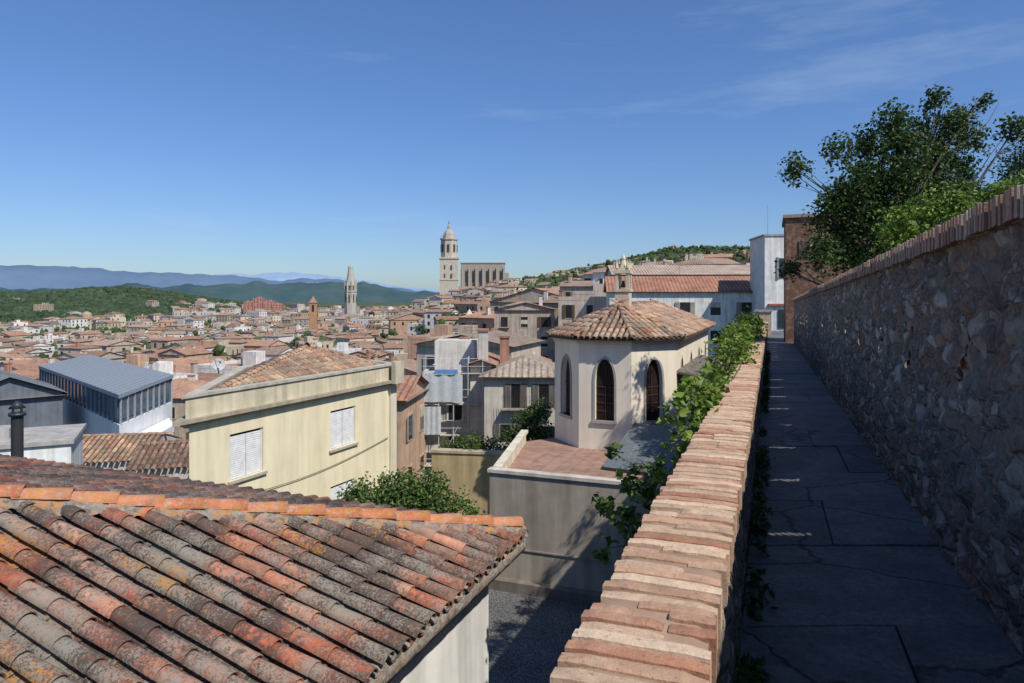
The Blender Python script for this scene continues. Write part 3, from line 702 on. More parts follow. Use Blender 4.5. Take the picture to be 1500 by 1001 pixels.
# ------------------------------------------------------------------ generic building
WC=[(.70,.64,.53),(.64,.54,.40),(.76,.73,.68),(.58,.47,.34),(.66,.55,.45),(.50,.41,.31),(.72,.63,.46),(.58,.38,.26),(.70,.68,.65),(.46,.39,.32),(.78,.76,.73),(.74,.70,.62)]
RC=[(.36,.19,.12),(.40,.22,.14),(.31,.17,.11),(.34,.23,.17),(.44,.25,.16),(.30,.22,.17),(.40,.28,.21)]
def building(mb,cx,cy,z0,wx,wy,h,ang,kind,wc,rc,det=2,pitch=.3,zdn=6):
    ca,sa=math.cos(ang),math.sin(ang); X=Vector((ca,sa,0));Y=Vector((-sa,ca,0)); c=Vector((cx,cy,0)); zt=z0+h
    cor=[c-X*wx-Y*wy,c+X*wx-Y*wy,c+X*wx+Y*wy,c-X*wx+Y*wy]
    tz=lambda p,z:Vector((p.x,p.y,z))
    for k in range(4):
        a,b=cor[k],cor[(k+1)%4]; mb.face([tz(a,z0-zdn),tz(b,z0-zdn),tz(b,zt),tz(a,zt)],0,wc)
        e=(b-a); L=e.length; e.normalize(); n=Vector((e.y,-e.x,0))
        if n.dot(Vector((cx,cy,0)))>0: continue
        if det>=1:
            nw=max(1,int(L/ (2.9 if det>1 else 3.6))); nf=max(1,int(h/3.1)); ww=R.choice([.9,1.0,1.1]); hh=R.choice([1.4,1.6,2.0])
            shc=R.choice([(.10,.06,.04),(.07,.10,.07),(.30,.28,.25),(.16,.10,.06)])
            blank=R.random()<.15
            if blank: continue
            for f in range(nf):
                for i in range(nw):
                    if R.random()<.12: continue
                    p=tz(a,0)+e*(L*(i+.5)/nw); zc=zt-1.2-hh-f*3.1
                    if det>1:
                        mb.box(tz(p,zc-.1)-e*(ww/2+.12)+n*.01,e*(ww+.24),n*.05,UP*(hh+.22),0,(min(1,wc[0]*1.15),min(1,wc[1]*1.15),min(1,wc[2]*1.15)))
                        mb.face([tz(p,zc)-e*ww/2+n*.07,tz(p,zc)+e*ww/2+n*.07,tz(p,zc+hh)+e*ww/2+n*.07,tz(p,zc+hh)-e*ww/2+n*.07],2,(.03,.03,.035))
                        q=R.random()
                        if q<.3:
                            for sg in (-1,1): mb.box(tz(p,zc)+e*(sg*(ww*.75)-ww*.22)+n*.065,e*ww*.44,n*.04,UP*hh,0,shc)
                        elif q<.5: mb.box(tz(p,zc+hh*R.choice([.0,.3,.6]))-e*ww/2+n*.075,e*ww,n*.02,UP*hh*.4,0,(.5,.47,.4))
                        if R.random()<.15:
                            mb.box(tz(p,zc-.12)-e*(ww/2+.3)+n*.07,e*(ww+.6),n*.6,UP*.1,0,wc)
                            for kk in range(7): mb.box(tz(p,zc-.02)-e*(ww/2+.28-kk*(ww+.54)/6)+n*.62,e*.03,n*.03,UP*.9,0,(.05,.05,.05))
                    else:
                        mb.face([tz(p,zc)-e*ww/2+n*.08,tz(p,zc)+e*ww/2+n*.08,tz(p,zc+hh)+e*ww/2+n*.08,tz(p,zc+hh)-e*ww/2+n*.08],2,(.04,.035,.035))
    ov=.35; oc=[c-X*(wx+ov)-Y*(wy+ov),c+X*(wx+ov)-Y*(wy+ov),c+X*(wx+ov)+Y*(wy+ov),c-X*(wx+ov)+Y*(wy+ov)]
    def rf(pts,e):
        o=pts[0]; e=e.normalized(); n=(pts[1]-pts[0]).cross(pts[2]-pts[0]).normalized(); u=n.cross(e)
        mb.face(pts,1,rc,[((p-o).dot(e),(p-o).dot(u)) for p in pts])
    if kind=='gx' or kind=='gy':
        W=wy if kind=='gx' else wx; rz=zt+pitch*(W+ov)
        if kind=='gx':
            a=c-X*(wx+ov);b=c+X*(wx+ov); rf([tz(oc[0],zt-.05),tz(oc[1],zt-.05),tz(b,rz),tz(a,rz)],X); rf([tz(oc[2],zt-.05),tz(oc[3],zt-.05),tz(a,rz),tz(b,rz)],X)
            for sg,(i,j) in ((1,(1,2)),(-1,(0,3))): mb.face([tz(cor[i],zt),tz(cor[j],zt),tz(c+X*wx*sg,rz-.1)],0,wc)
        else:
            a=c-Y*(wy+ov);b=c+Y*(wy+ov); rf([tz(oc[1],zt-.05),tz(oc[2],zt-.05),tz(b,rz),tz(a,rz)],Y); rf([tz(oc[3],zt-.05),tz(oc[0],zt-.05),tz(a,rz),tz(b,rz)],Y)
            for sg,(i,j) in ((-1,(0,1)),(1,(2,3))): mb.face([tz(cor[i],zt),tz(cor[j],zt),tz(c+Y*wy*sg,rz-.1)],0,wc)
        mb.face([tz(p,zt-.12) for p in oc],0,(.3,.22,.16))
    elif kind=='hip':
        W=min(wx,wy)+ov; rz=zt+pitch*W
        if wx>=wy: a=c-X*(wx-wy);b=c+X*(wx-wy); tl=[([0,1],[b,a],X),([1,2],[b],Y),([2,3],[a,b],X),([3,0],[a],Y)]
        else: a=c-Y*(wy-wx);b=c+Y*(wy-wx); tl=[([0,1],[a],X),([1,2],[b,a],Y),([2,3],[b],X),([3,0],[a,b],Y)]
        for ids,tops,ee in tl: rf([tz(oc[i],zt-.05) for i in ids]+[tz(q,rz) for q in tops],ee)
        mb.face([tz(p,zt-.12) for p in oc],0,(.3,.22,.16))
    else:
        mb.face([tz(p,zt-.5) for p in cor],0,R.choice([(.42,.25,.18),(.5,.47,.43),(.45,.38,.32)]))
        for k in range(4):
            a,b=cor[k],cor[(k+1)%4]; e=(b-a);L=e.length;e.normalize();n=Vector((e.y,-e.x,0)); mb.box(tz(a,zt-.5)-n*.0+n*.02-e*.02,e*(L+.04),-n*.24,UP*.58,0,wc)
        if R.random()<.6: 
            q=c+X*R.uniform(-.4,.4)*wx+Y*R.uniform(-.4,.4)*wy; mb.cbox(tz(q,zt+.8),1.4,1.2,1.3,ang,0,wc)
    for k in range(R.choice([0,1,1,2])):
        q=c+X*R.uniform(-.7,.7)*wx+Y*R.uniform(-.7,.7)*wy
        mb.cbox(tz(q,zt+.9),.3,.4,1.2,ang,0,R.choice([(.5,.42,.34),(.42,.22,.15),(.6,.56,.5)])); mb.cbox(tz(q,zt+2.16),.38,.48,.06,ang,0,(.36,.2,.14))
    if det>1 and R.random()<.5:
        q=tz(c+X*R.uniform(-.5,.5)*wx,zt+.5); mb.tube(q,q+UP*3,.025,.02,4,0,(.15,.15,.15))
        for k in range(4): mb.tube(q+UP*(2.2+.2*k)-X*.4,q+UP*(2.2+.2*k)+X*.4,.015,.015,3,0,(.2,.2,.2))
BM=[M_pl,M_roof,M_dark]
reserved=[(-62,650,75),(-201,850,18),(-9,28,13),(0,44,14),(5,27,16),(20,78,22),(-28,54,19),(-35,58,17),(27,72,8),(-16,150,0)]
def free(x,y,r):
    for (a,b,c) in reserved:
        if math.hypot(x-a,y-b)<c+r*.6: return False
    return True
ga=math.radians(-20)
def gen(y0,y1,cell,det,merged,name):
    mbm=MB() if merged else None; n=int(2600/cell)
    for i in range(-n,n):
        for j in range(0,n):
            lx,ly=i*cell,j*cell; x=lx*math.cos(ga)-ly*math.sin(ga)+R.uniform(-2,2); y=lx*math.sin(ga)+ly*math.cos(ga)+R.uniform(-2,2)
            r=math.hypot(x,y)
            if y<30 or r<y0 or r>=y1: continue
            th=math.degrees(math.atan2(x,y))
            if th<-42 or th>21: continue
            if r<100 and th>6: continue
            if r>820 and th<-26 and R.random()<.93: continue
            if r>950 and th<-12 and R.random()<.8: continue
            if th<-26 and r>600 and R.random()<.4: continue
            if r>720 and -8<th<2: continue
            if th>=2 and r>640 and R.random()<.72: continue
            if th>=2 and r>1050: continue
            if R.random()<(.12 if det>1 else .24): continue
            if th>4 and r>350 and R.random()<.2: continue
            if not free(x,y,cell*.5): continue
            z=ground(x,y); h=R.uniform(7,15.5) 
            if r<110: h=R.uniform(7.5,12)
            if r>700: h=R.uniform(8,20)
            if th>0 and r>200: h=R.uniform(6,12.5)
            big=R.random()<.12 and th<4
            wx=cell*(R.uniform(.30,.5) if not big else R.uniform(.6,.95));wy=cell*R.uniform(.30,.52)
            kind=R.choices(['gx','gy','hip','flat'],[4,4,2.5,3.5 if r<500 else 6])[0]
            ang=ga+R.choice([0,0,0,.12,-.15,.3,-.4,.6])
            wc=R.choice(WC);f=R.uniform(.82,1.06);wc=tuple(min(.8,q*f) for q in wc); rc=R.choice(RC);f=R.uniform(.75,1.2);rc=tuple(q*f for q in rc)
            if merged: building(mbm,x,y,z,wx,wy,h,ang,kind,wc,rc,det,R.uniform(.16,.32),8)
            else:
                m=MB(); building(m,x,y,z,wx,wy,h,ang,kind,wc,rc,det,R.uniform(.16,.32),8); m.finish('town_house',BM)
    if merged: mbm.finish(name,BM)
gen(52,230,12.,2,False,'')
gen(230,560,13.,1,True,'distant_town')
gen(560,1500,16,1,True,'distant_town')

# ------------------------------------------------------------------ landmarks
cs=(.56,.50,.41); mb=MB(); cx,cy=-60,650; zb=-12
mb.cbox((cx,cy,zb+24),8.6,8.6,24,.1,0,cs); mb.cbox((cx,cy,36.4),9.3,9.3,.7,.1,0,(.56,.50,.41))
mb.cbox((cx,cy,16),9.0,9.0,.5,.1,0,cs)
mb.prism((cx,cy),8.0,8.0,37,54,8,.4,0,cs); mb.prism((cx,cy),8.9,8.9,54,55.2,8,.4,0,cs); mb.prism((cx,cy),6,6,55.2,58,8,.4,0,cs)
for z in (20,28):
    for k in (-1,1): mb.cbox((cx+k*3.2,cy-8.9,z),.6,.5,1.8,0.02,0,(.10,.09,.08))
for k in range(8):
    a=.4+math.pi/8+k*math.pi/4; q=(cx+7.5*math.cos(a),cy+7.5*math.sin(a),46); mb.cbox(q,1.0,.5,3.5,a+math.pi/2,0,(.06,.055,.05))
    mb.tube((cx+8*math.cos(a),cy+8*math.sin(a),55),(cx+8*math.cos(a),cy+8*math.sin(a),58),.5,.3,5,0,cs)
for k,(r0,r1,z0,z1) in enumerate([(5.5,5.2,58,60),(5.2,4.2,60,62),(4.2,2.2,62,64),(1.6,1.4,64,67),(1.6,.4,67,69)]): mb.prism((cx,cy),r0,r1,z0,z1,8,.4,0,(.44,.40,.36))
mb.tube((cx,cy,69),(cx,cy,72.5),.6,.3,5,0,(.25,.22,.18))
nx0,nx1=-49,-7; 
mb.box((nx0,652,-15),(nx1-nx0,0,0),(0,22,0),(0,0,47),0,(.38,.34,.29)); mb.box((nx0-.5,651.4,32),(nx1-nx0+1,0,0),(0,23,0),(0,0,.9),0,(.48,.43,.36))
for k in range(7):
    x=nx0+1+k*6.6; mb.box((x,648.5,-15),(1.3,0,0),(0,3.5,0),(0,0,43),0,(.46,.41,.34))
    if k<6: mb.box((x+3.2,651.8,14),(1.2,0,0),(0,.15,0),(0,0,11),0,(.12,.11,.10))
mb.box((nx0-2,640,-15),(nx1-nx0+10,0,0),(0,10,0),(0,0,21),0,(.48,.40,.30)); mb.face([(nx0-2.5,639.5,6),(nx1+8.5,639.5,6),(nx1+8.5,650,10),(nx0-2.5,650,10)],1,(.34,.22,.16),[(0,0),(50,0),(50,11),(0,11)])
mb.box((nx1,655,-15),(4,0,0),(0,14,0),(0,0,38),0,(.40,.35,.29))
mb.finish('cathedral',BM)
mb=MB(); sx,sy=-201,850; zc=(.50,.46,.40)
mb.prism((sx,sy),7.6,7.3,-45,6,8,.4,0,zc); mb.prism((sx,sy),8,8,6,7,8,.4,0,zc); mb.prism((sx,sy),6.6,6.2,7,16,8,.4,0,zc)
mb.prism((sx,sy),5.6,2.8,16,36,8,.4,0,zc); mb.prism((sx,sy),3.1,2.6,36,38,8,.4,0,zc)
for k in range(8):
    a=.4+k*math.pi/4; mb.prism((sx+7*math.cos(a),sy+7*math.sin(a)),.9,.8,0,13,4,a,0,zc); mb.prism((sx+7*math.cos(a),sy+7*math.sin(a)),1.1,.05,13,22,4,a,0,zc)
    a+=math.pi/8; mb.cbox((sx+6.9*math.cos(a),sy+6.9*math.sin(a),-2),.9,.4,5,a+math.pi/2,0,(.10,.09,.08)); mb.cbox((sx+6.0*math.cos(a),sy+6.0*math.sin(a),11),.8,.4,3,a+math.pi/2,0,(.10,.09,.08))
mb.finish('gothic_church_spire',BM)
def smalltower(name,x,y,w,z0,z1,col,cap,ccol):
    mb=MB(); mb.cbox((x,y,(z0+z1)/2),w,w,(z1-z0)/2,.2,0,col); mb.cbox((x,y,z1+.2),w*1.15,w*1.15,.25,.2,0,col)
    mb.prism((x,y),w*1.3,.05,z1+.4,z1+.4+cap,4,.2+math.pi/4,1,ccol)
    for a in range(4):
        q=.2+a*math.pi/2; mb.cbox((x+w*math.cos(q),y+w*math.sin(q),z1-w*1.4),w*.3,.1,w*.9,q+math.pi/2,0,(.04,.03,.03))
    mb.tube((x,y,z1+cap),(x,y,z1+cap+1.5),.08,.05,4,0,(.1,.1,.1)); mb.finish(name,BM)
smalltower('brick_bell_tower',-131,450,2.5,-38,-4,(.45,.25,.14),4,(.36,.2,.13))
smalltower('white_church_belfry',-12.5,200,2.0,-30,-7,(.62,.58,.50),3,(.55,.5,.42))
smalltower('convent_tower',60,455,4.6,-5,20,(.40,.31,.22),.6,(.36,.2,.13))
smalltower('church_tower',76,450,3.4,-5,14,(.48,.41,.32),1,(.36,.2,.13))
mb=MB(); mb.prism((-436,700),5,5,-30,-20,12,0,0,(.5,.4,.28))
for k in range(6):
    a0=k/6*math.pi/2;a1=(k+1)/6*math.pi/2; mb.prism((-436,700),5*math.cos(a0),5*math.cos(a1)+.05,-20+5*math.sin(a0),-20+5*math.sin(a1),14,0,0,(.42,.33,.2))
mb.finish('domed_church',BM)
for k,(x,h) in enumerate(((-361,31),(-348,36),(-334,32),(-322,28))):
    mb=MB(); building(mb,x,940,-38,6.2,8,h,.1,'flat',(.50,.24,.19),(.3,.1,.1),1); mb.finish('red_apartment_block',BM)
mb=MB(); building(mb,19.5,80,-9,8.2,5,9.6,-.10,'gx',(.74,.72,.68),(.36,.16,.10),2,.34); mb.finish('long_white_residence',BM)
mb=MB(); building(mb,25,97,-9,11,6,12.,-.05,'gx',(.58,.52,.45),(.44,.33,.26),1,.24); mb.finish('long_residence',BM)
mb=MB(); X_=27.4
mb.cbox((X_,72,-2),1.5,3,8.2,-.1,0,(.76,.75,.72)); mb.cbox((X_,72,6.25),1.6,3.1,.1,-.1,0,(.4,.38,.36)); 
mb.cbox((X_+.2,68.95,2.9),.6,.06,1.0,-.1,2,(.03,.04,.05)); mb.cbox((X_-.55,68.98,2.9),.1,.08,1.1,-.1,0,(.3,.3,.3)); mb.cbox((X_-.2,68.93,-.8),1.3,.2,.1,-.1,0,(.35,.12,.08))
mb.cbox((X_,68.9,-2.2),.5,.06,.9,-.1,2,(.03,.04,.05))
mb.tube((X_-.8,71,6.2),(X_-.8,71,9.5),.03,.02,4,0,(.3,.3,.3)); mb.finish('white_tower_block',BM)
mb=MB(); mb.cbox((18.6,50.5,-3),.55,.6,1.9,-.36,0,(.5,.42,.33)); mb.cbox((18.6,50.5,-1.05),.62,.68,.07,-.36,0,(.4,.34,.28)); mb.finish('parapet_end_pier',[M_pl])
mb=MB(); building(mb,.9,45.5,-13,2.5,3.2,8.1,-.04,'hip',(.60,.55,.47),(.38,.30,.23),0,.35)
nrm=Vector((-.04,-1,0)).normalized(); ee=Vector((1,-.04,0)).normalized()
for (x,z,w_,h_) in ((-.55,-6.9,.55,1.5),(1.2,-6.9,.6,1.5),(-1.2,-8.9,.6,1.0),(1.4,-9.3,.9,1.3),(-.6,-12,.7,1.8)):
    p=Vector((.9-.13,42.3,z))+ee*(x-.0)
    mb.box(p-ee*(w_/2+.08),ee*(w_+.16),nrm*.05,UP*(h_+.1),0,(.6,.56,.5)); mb.face([p-ee*w_/2+nrm*.06,p+ee*w_/2+nrm*.06,p+ee*w_/2+nrm*.06+UP*h_,p-ee*w_/2+nrm*.06+UP*h_],2,(.02,.02,.02))
    for sg in (-1,1): mb.box(p+ee*(sg*(w_*.5+.22)-.19)+nrm*.01,ee*.38,nrm*.07,UP*h_,0,(.14,.12,.11))
mb.box(Vector((-.6,42.25,-6.95)),ee*3.2,nrm*.5,UP*.08,0,(.4,.36,.3))
for k in range(22): mb.box(Vector((-.6,41.8,-6.87))+ee*(k*.15),ee*.02,nrm*.02,UP*.85,0,(.04,.04,.04))
mb.finish('grey_residence',BM)
mb=MB(); building(mb,-3.7,49,-14,2.2,3.,8.9,-.04,'flat',(.68,.64,.58),(.36,.27,.2),2,.3); mb.finish('terraced_white_house',BM)
mb=MB(); building(mb,-1.9,47.5,-14,.7,3.,9.6,-.04,'gy',(.70,.62,.52),(.36,.2,.13),0,.3); mb.finish('narrow_house',BM)
mb=MB()
for i in range(5):
    x=-5.7+i*.95
    for y in (44.2,45.1): mb.tube((x,y,-13),(x,y,-3.9),.025,.025,5,0,(.62,.62,.64))
for z in (-11,-9,-7,-5):
    mb.box((-5.8,44.2,z),(4,0,0),(0,.9,0),(0,0,.05),0,(.52,.46,.38))
    for zz_ in (.5,1.): mb.tube((-5.8,44.18,z+zz_),(-1.8,44.18,z+zz_),.02,.02,4,0,(.6,.6,.62))
for i in range(4): mb.tube((-5.7+i*.95,44.15,-11 if i%2 else -9),(-4.75+i*.95,44.15,-9 if i%2 else -7),.02,.02,4,0,(.6,.6,.62))
for (xa,xb,za,zb_) in ((-5.75,-3.2,-6.8,-5.05),(-5.75,-4.6,-8.9,-7.1)):
    nx=12; vs=[]
    for i in range(nx+1):
        for k in (0,1,2): vs.append((xa+(xb-xa)*i/nx,44.08+.05*math.sin(i*1.7)+.03*k,za+(zb_-za)*k/2))
    mb.add(vs,[(i*3+k,i*3+k+1,i*3+k+4,i*3+k+3) for i in range(nx) for k in (0,1)],0,(.42,.45,.47),True)
mb.box((-5.0,44.06,-5.0),(1.5,0,0),(0,.02,0),(0,0,.3),0,(.12,.25,.5))
mb.finish('scaffolding',[M_flat])
mb=MB(); building(mb,-8.2,42,-13,2.3,3.,7.2,-.1,'gx',(.56,.38,.27),(.36,.17,.11),2,.3); mb.finish('narrow_town_house',BM)
mb=MB(); mb.box((-3.2,27.2,-12),(3.9,-.6,0),(0,.35,0),(0,0,5.8),0,(.50,.38,.21)); mb.box((-3.25,27.15,-6.2),(4.,-.6,0),(0,.45,0),(0,0,.1),0,(.48,.41,.3)); mb.finish('garden_wall',[M_pl])

# modern metal-roof building left
mod=empty('modern_grey_building'); mb=MB()
K1=Vector((-41.4,60,0)); K2=Vector((-24.5,42.6,0)); K3=Vector((-25.85,51.7,0)); K4=K1+(K3-K2)
zt=-6.2; zm=-7.95
def wq(a,b,z0,z1,mat,col): mb.face([zz(a,z0),zz(b,z0),zz(b,z1),zz(a,z1)],mat,col)
for a,b in ((K1,K2),(K2,K3),(K3,K4),(K4,K1)):
    wq(a,b,zm,zt,0,(.14,.17,.20)); e=(b-a).normalized(); n=Vector((e.y,-e.x,0)); L=(b-a).length
    k=0
    while k*1.1<L-.8:
        mb.box(zz(a,zm+.25)+e*(k*1.1+.12)+n*.01,e*.85,n*.05,UP*(zt-zm-.45),1,(.10,.13,.17)); mb.box(zz(a,zm)+e*(k*1.1)+n*.01,e*.05,n*.12,UP*(zt-zm),2,(.26,.30,.34)); k+=1
e_=(K2-K1).normalized(); f_=(K3-K2).normalized()
r1=zz(K1,zt+.15)-e_*.3-f_*.3; r2=zz(K2,zt+.15)+e_*.3-f_*.3; r3=zz(K3,zt+.3)+e_*.3+f_*.3; r4=zz(K4,zt+.3)-e_*.3+f_*.3
mb.face([r1,r2,r3,r4],2,(.23,.26,.30)); mb.face([r1-UP*.25,r2-UP*.25,r3-UP*.25,r4-UP*.25],2,(.2,.2,.2))
for a,b in ((r1,r2),(r2,r3),(r3,r4),(r4,r1)): mb.face([a,b,b-UP*.25,a-UP*.25],2,(.28,.32,.37))
for k in range(1,26): mb.tube(r1.lerp(r2,k/26)+UP*.02,r4.lerp(r3,k/26)+UP*.02,.03,.03,4,2,(.28,.31,.35))
mb.finish('upper_storey',[M_flat,M_dark,M_flat],mod)
mb=MB()
Lb=(K2-K1).length
mb.box(zz(K1,-16)-f_*.12-e_*.1,e_*(Lb+.25),f_*9.5,UP*(zm+16-.01),0,(.78,.78,.78))
mb.box(zz(K2,-16)+e_*.3+f_*1.5,e_*2.4-f_*1.2,f_*7,UP*7.0,0,(.78,.77,.75))
mb.finish('white_base_walls',[M_plc],mod)
mb=MB(); building(mb,-35.5,47.5,-15,3,3.5,8.4,.75,'gy',(.15,.17,.2),(.17,.19,.22),0,.4); mb.finish('slate_roof_house',BM)
def lowhouse(name,pts,z,rise,wc,cols):
    mb=MB(); P=[Vector((a,b,z)) for a,b in pts]; 
    for a,b in zip(P,P[1:]+P[:1]): mb.face([a-UP*7,b-UP*7,b-UP*.05,a-UP*.05],1,wc)
    m1=(P[1]+P[2])/2+UP*rise; m0=(P[0]+P[3])/2+UP*rise
    tile_poly(mb,[P[0],P[1],m1,m0],5,.24,.4,False,cols,0,.2); tile_poly(mb,[P[3],P[2],m1,m0],5,.24,.4,False,cols,0,.2)
    ridge_caps(mb,m0,m1,.12,.42,0,cols,5)
    mb.face([P[0],P[3],m0-UP*.02],1,wc); mb.face([P[1],P[2],m1-UP*.02],1,wc)
    mb.finish(name,[M_tile2,M_pl])
lowhouse('low_tile_roof_house',[(-20.2,30),(-16.4,30.6),(-17,35),(-21,34.4)],-7.3,.7,(.62,.58,.52),tcols)
lowhouse('low_tile_roof_house',[(-15.6,27.5),(-12.1,28.3),(-12.8,32),(-16.4,31.4)],-6.95,.6,(.55,.5,.44),[(.26,.15,.11),(.22,.13,.10),(.3,.18,.13)])
mb=MB(); mb.cbox((-17.6,24.5,-9.5),1.7,1.6,4.4,.45,0,(.80,.80,.79)); mb.cbox((-17.6,24.5,-5.04),1.8,1.7,.07,.45,0,(.42,.40,.37)); mb.cbox((-18.2,24.,-4.8),.5,.4,.2,.45,0,(.45,.43,.4)); mb.finish('white_rendered_outbuilding',[M_pl])
mb=MB(); mb.tube((-12.9,17.8,-8),(-12.9,17.8,-3.1),.14,.14,14,0,(.05,.05,.055)); mb.tube((-12.9,17.8,-3.1),(-12.9,17.8,-3.02),.2,.2,14,0,(.05,.05,.055),caps=True); mb.tube((-12.9,17.8,-2.9),(-12.9,17.8,-2.72),.2,.04,14,0,(.05,.05,.055),caps=True)
for k in range(4):
    a=k*math.pi/2; mb.tube((-12.9+.13*math.cos(a),17.8+.13*math.sin(a),-3.05),(-12.9+.13*math.cos(a),17.8+.13*math.sin(a),-2.88),.012,.012,4,0,(.05,.05,.055))
mb.finish('metal_chimney_flue',[M_metal])

# ------------------------------------------------------------------ trees
G1=[(.05,.09,.022),(.07,.12,.03),(.035,.065,.02),(.09,.135,.035)]; GY=[(.16,.24,.03),(.12,.20,.03),(.20,.27,.05),(.08,.15,.02)]
cl=[(7.83,3.51,.45),(8.37,3.78,.40),(8.64,2.88,.62),(9.27,3.96,.50),(9.72,4.55,.42),(9.9,3.5,.78),(10.7,4.95,.36),(10.8,4.2,.62),(11.4,3.6,.72),(11.9,4.7,.38),(12.4,4.2,.55),(12.9,4.35,.38),(12.1,5.0,.26),(10.6,2.8,.95),(9.36,2.25,.9),(11.7,2.9,.75),(8.46,1.9,.72),(7.75,1.1,.5),(8.8,1.2,.75),(10.4,1.9,.9),(8.05,2.4,.38),(7.5,.75,.33),(11.2,2.2,.8),(9.3,2.9,.7),(10.1,4.2,.5),(9.6,1.2,.75),(12.3,3.4,.5),(11.3,4.4,.4),(12.0,2.6,.6)]
cl=[(a,18+R.uniform(-.9,.9),b,r) for a,b,r in cl]
tree('poplar_tree',(10.3,18.2,-1.6),(10.1,18.1,1.3),cl,36000,.098,G1,.17,-.24)
tree('pine_tree',(16,21,-1.5),(15.9,21,2.2),[(15.2,20.5,3.6,.7),(16,21,4.2,.9),(15.0,20.6,2.9,.6),(16.4,21,3.2,1.)],9000,.08,[(.03,.055,.02),(.04,.07,.025)],.16)
tree('wall_shrub',(5.6,9.2,-1.7),(5.5,9.1,.2),[(4.95,9.,.75,.22),(5.2,9,.95,.3),(5.6,9.1,1.1,.33),(5.85,9,1.25,.22),(5.4,9.,.75,.35),(6.2,9.3,1.1,.28),(6.6,9.4,1.45,.24),(7.0,9.5,1.5,.22),(6.9,9.6,1.2,.25)],4600,.06,GY,.04)
mb=MB(); cen=[]
for k in range(95):
    t=5.6+19*R.random()**1.1; sp=.05+.008*t
    cen.append(tuple(WP(-.60-.004*t+R.gauss(0,sp*.8),t,-.88+R.gauss(0,sp)+.010*t))+(R.uniform(.08,.13)+.009*t,))
for t in (9,10.,11,12,13,14,16,18,20,22): cen.append(tuple(WP(-.45+R.uniform(-.15,.05),t,-.70+.018*t))+(.2,))
cs_=sorted(cen,key=lambda c:c[1])
for a,b in zip(cs_,cs_[2:]): 
    if (Vector(a[:3])-Vector(b[:3])).length<2: limb(mb,a[:3],b[:3],.010,.004,.2,4)
leaves(mb,cen,10500,.078,GY,-.2)
for k in range(14):
    t=R.uniform(4.8,9); p0=WP(-.58,t,-.95); p1=p0+Vector((-R.uniform(.1,.5),R.uniform(-.3,.3),-R.uniform(.2,.7))); q=limb(mb,p0,p1,.006,.003,.3,5)
    leaves(mb,[tuple(p)+(.07,) for p in q],38,.07,GY)
mb.finish('climbing_vine',[M_bark,M_leaf])
mb=MB(); cen=[]
st=WP(-.55,7.0,-2.2)
for e_ in ((1.15,7.6,-1.75),(1.0,7.4,-2.25),(1.3,7.6,-2.6),(1.6,7.8,-2.0),(1.9,7.9,-2.4),(1.25,7.5,-2.05),(.95,7.3,-2.7),(1.7,7.5,-2.8)):
    q=limb(mb,st,e_,.018,.005,.15,5)
    for p in q[2:]: cen.append((p.x,p.y,p.z,.13))
leaves(mb,cen,900,.10,[(.06,.10,.025),(.10,.16,.035)]); mb.finish('fig_branch',[M_bark,M_leaf])
mb=MB(); cen=[tuple(WP(-.10,t,-1.78+R.uniform(0,.15)))+(R.uniform(.05,.12),) for t in [2.5+.28*i for i in range(90)] if R.random()<.75]
leaves(mb,cen,4000,.05,[(.05,.09,.02),(.07,.11,.03)]); mb.finish('wall_foot_weeds',[M_bark,M_leaf])
tree('garden_tree',(-2.6,18.5,-9),(-2.6,18.3,-6.2),[(-2.6,18,-5.6,.9),(-3.6,18.2,-5.5,.7),(-1.8,17.8,-5.7,.75),(-3.0,18,-5.15,.6),(-4.2,18.4,-5.5,.5),(-1.3,17.9,-5.9,.55),(-2.2,18,-5.1,.55)],13000,.09,[(.09,.15,.035),(.13,.20,.05),(.06,.10,.02)],.12)
tree('hedge_shrub',(-1.6,27.6,-9),(-1.6,27.6,-7),[(-2.4,27.9,-6.2,.5),(-1.6,27.6,-6.1,.55),(-.9,27.6,-6.3,.6),(-.3,27.4,-6.4,.45),(-2.9,27.8,-6.9,.4),(-.2,27,-7,.4)],5000,.10,GY[:2]+G1,.08)
tree('courtyard_tree',(.8,34,-10),(.8,34,-7.5),[(.8,34,-6.6,.9),(1.4,34,-5.6,.55),(.2,33.8,-6.9,.7),(1.6,34,-6.9,.7),(.9,33.8,-5.9,.5)],5000,.12,G1,.1)
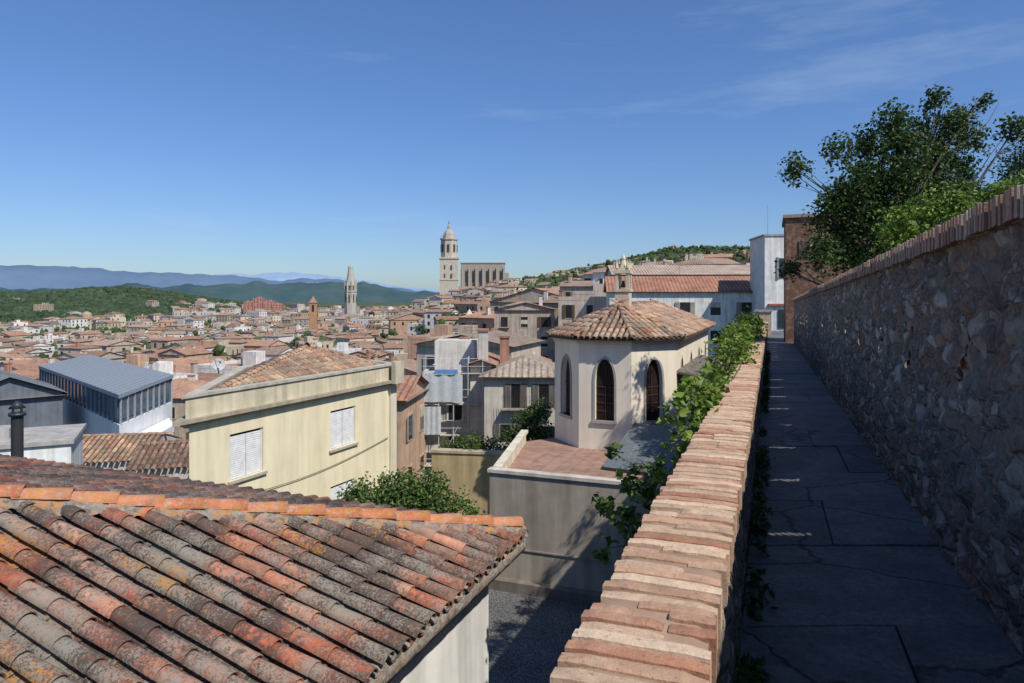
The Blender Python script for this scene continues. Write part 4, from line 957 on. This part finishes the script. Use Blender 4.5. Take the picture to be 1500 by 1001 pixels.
def icos():
    t=(1+5**.5)/2; v=[(-1,t,0),(1,t,0),(-1,-t,0),(1,-t,0),(0,-1,t),(0,1,t),(0,-1,-t),(0,1,-t),(t,0,-1),(t,0,1),(-t,0,-1),(-t,0,1)]
    f=[(0,11,5),(0,5,1),(0,1,7),(0,7,10),(0,10,11),(1,5,9),(5,11,4),(11,10,2),(10,7,6),(7,1,8),(3,9,4),(3,4,2),(3,2,6),(3,6,8),(3,8,9),(4,9,5),(2,4,11),(6,2,10),(8,6,7),(9,8,1)]
    return [Vector(a).normalized() for a in v],f
IV,IF=icos()
def blob(mb,x,y,z,r,hz,col):
    mb.add([Vector((x,y,z))+Vector((v.x*r,v.y*r,v.z*hz))*R.uniform(.7,1.25) for v in IV],IF,0,col)
mb=MB()
for _ in range(13000):
    dg=R.uniform(-41,-10); th=math.radians(dg); r=R.uniform(830 if dg<-26 else 960,2300); x,y=r*math.sin(th),r*math.cos(th)
    k=R.uniform(.6,1.2); s_=R.uniform(3.5,8); blob(mb,x,y,ground(x,y)+4,s_,s_*.9,(.045*k,.072*k,.035*k))
mb.finish('distant_forest',[M_forest])
mb=MB()
for _ in range(3000):
    dg=R.uniform(2,24); th=math.radians(dg); r=R.uniform(560,1120); x,y=r*math.sin(th),r*math.cos(th)
    k=R.uniform(.5,1.2); blob(mb,x,y,ground(x,y)+4,R.uniform(3,6),R.uniform(3,7),(.04*k,.062*k,.03*k))
mb.finish('hillside_trees',[M_forest])
mb=MB()
for _ in range(3000):
    dg=R.uniform(-40,20); th=math.radians(dg); r=R.uniform(260,950); x,y=r*math.sin(th),r*math.cos(th)
    if dg<2 and R.random()<(.3 if r>600 else .6): continue
    if not free(x,y,2): continue
    k=R.uniform(.6,1.3); rr=R.uniform(2.2,4.5); zt_=ground(x,y)+9
    for q in range(6): blob(mb,x+R.gauss(0,rr*.6),y+R.gauss(0,rr*.6),zt_+R.gauss(0,1.7),rr*.55,rr*.6,(.055*k,.085*k,.03*k))
mb.finish('distant_trees',[M_forest])
for _ in range(40):
    th=math.radians(R.uniform(-24,9)); r=R.uniform(100,330); x,y=r*math.sin(th),r*math.cos(th); z=ground(x,y)
    cc_=[(x+R.gauss(0,1.2),y+R.gauss(0,1.2),z+10+R.gauss(0,1.5),R.uniform(1.3,2.2)) for _ in range(6)]
    tree('town_tree',(x,y,z-2),(x,y,z+8),cc_,500,.7,G1,.25)
print('objects',len(bpy.data.objects))
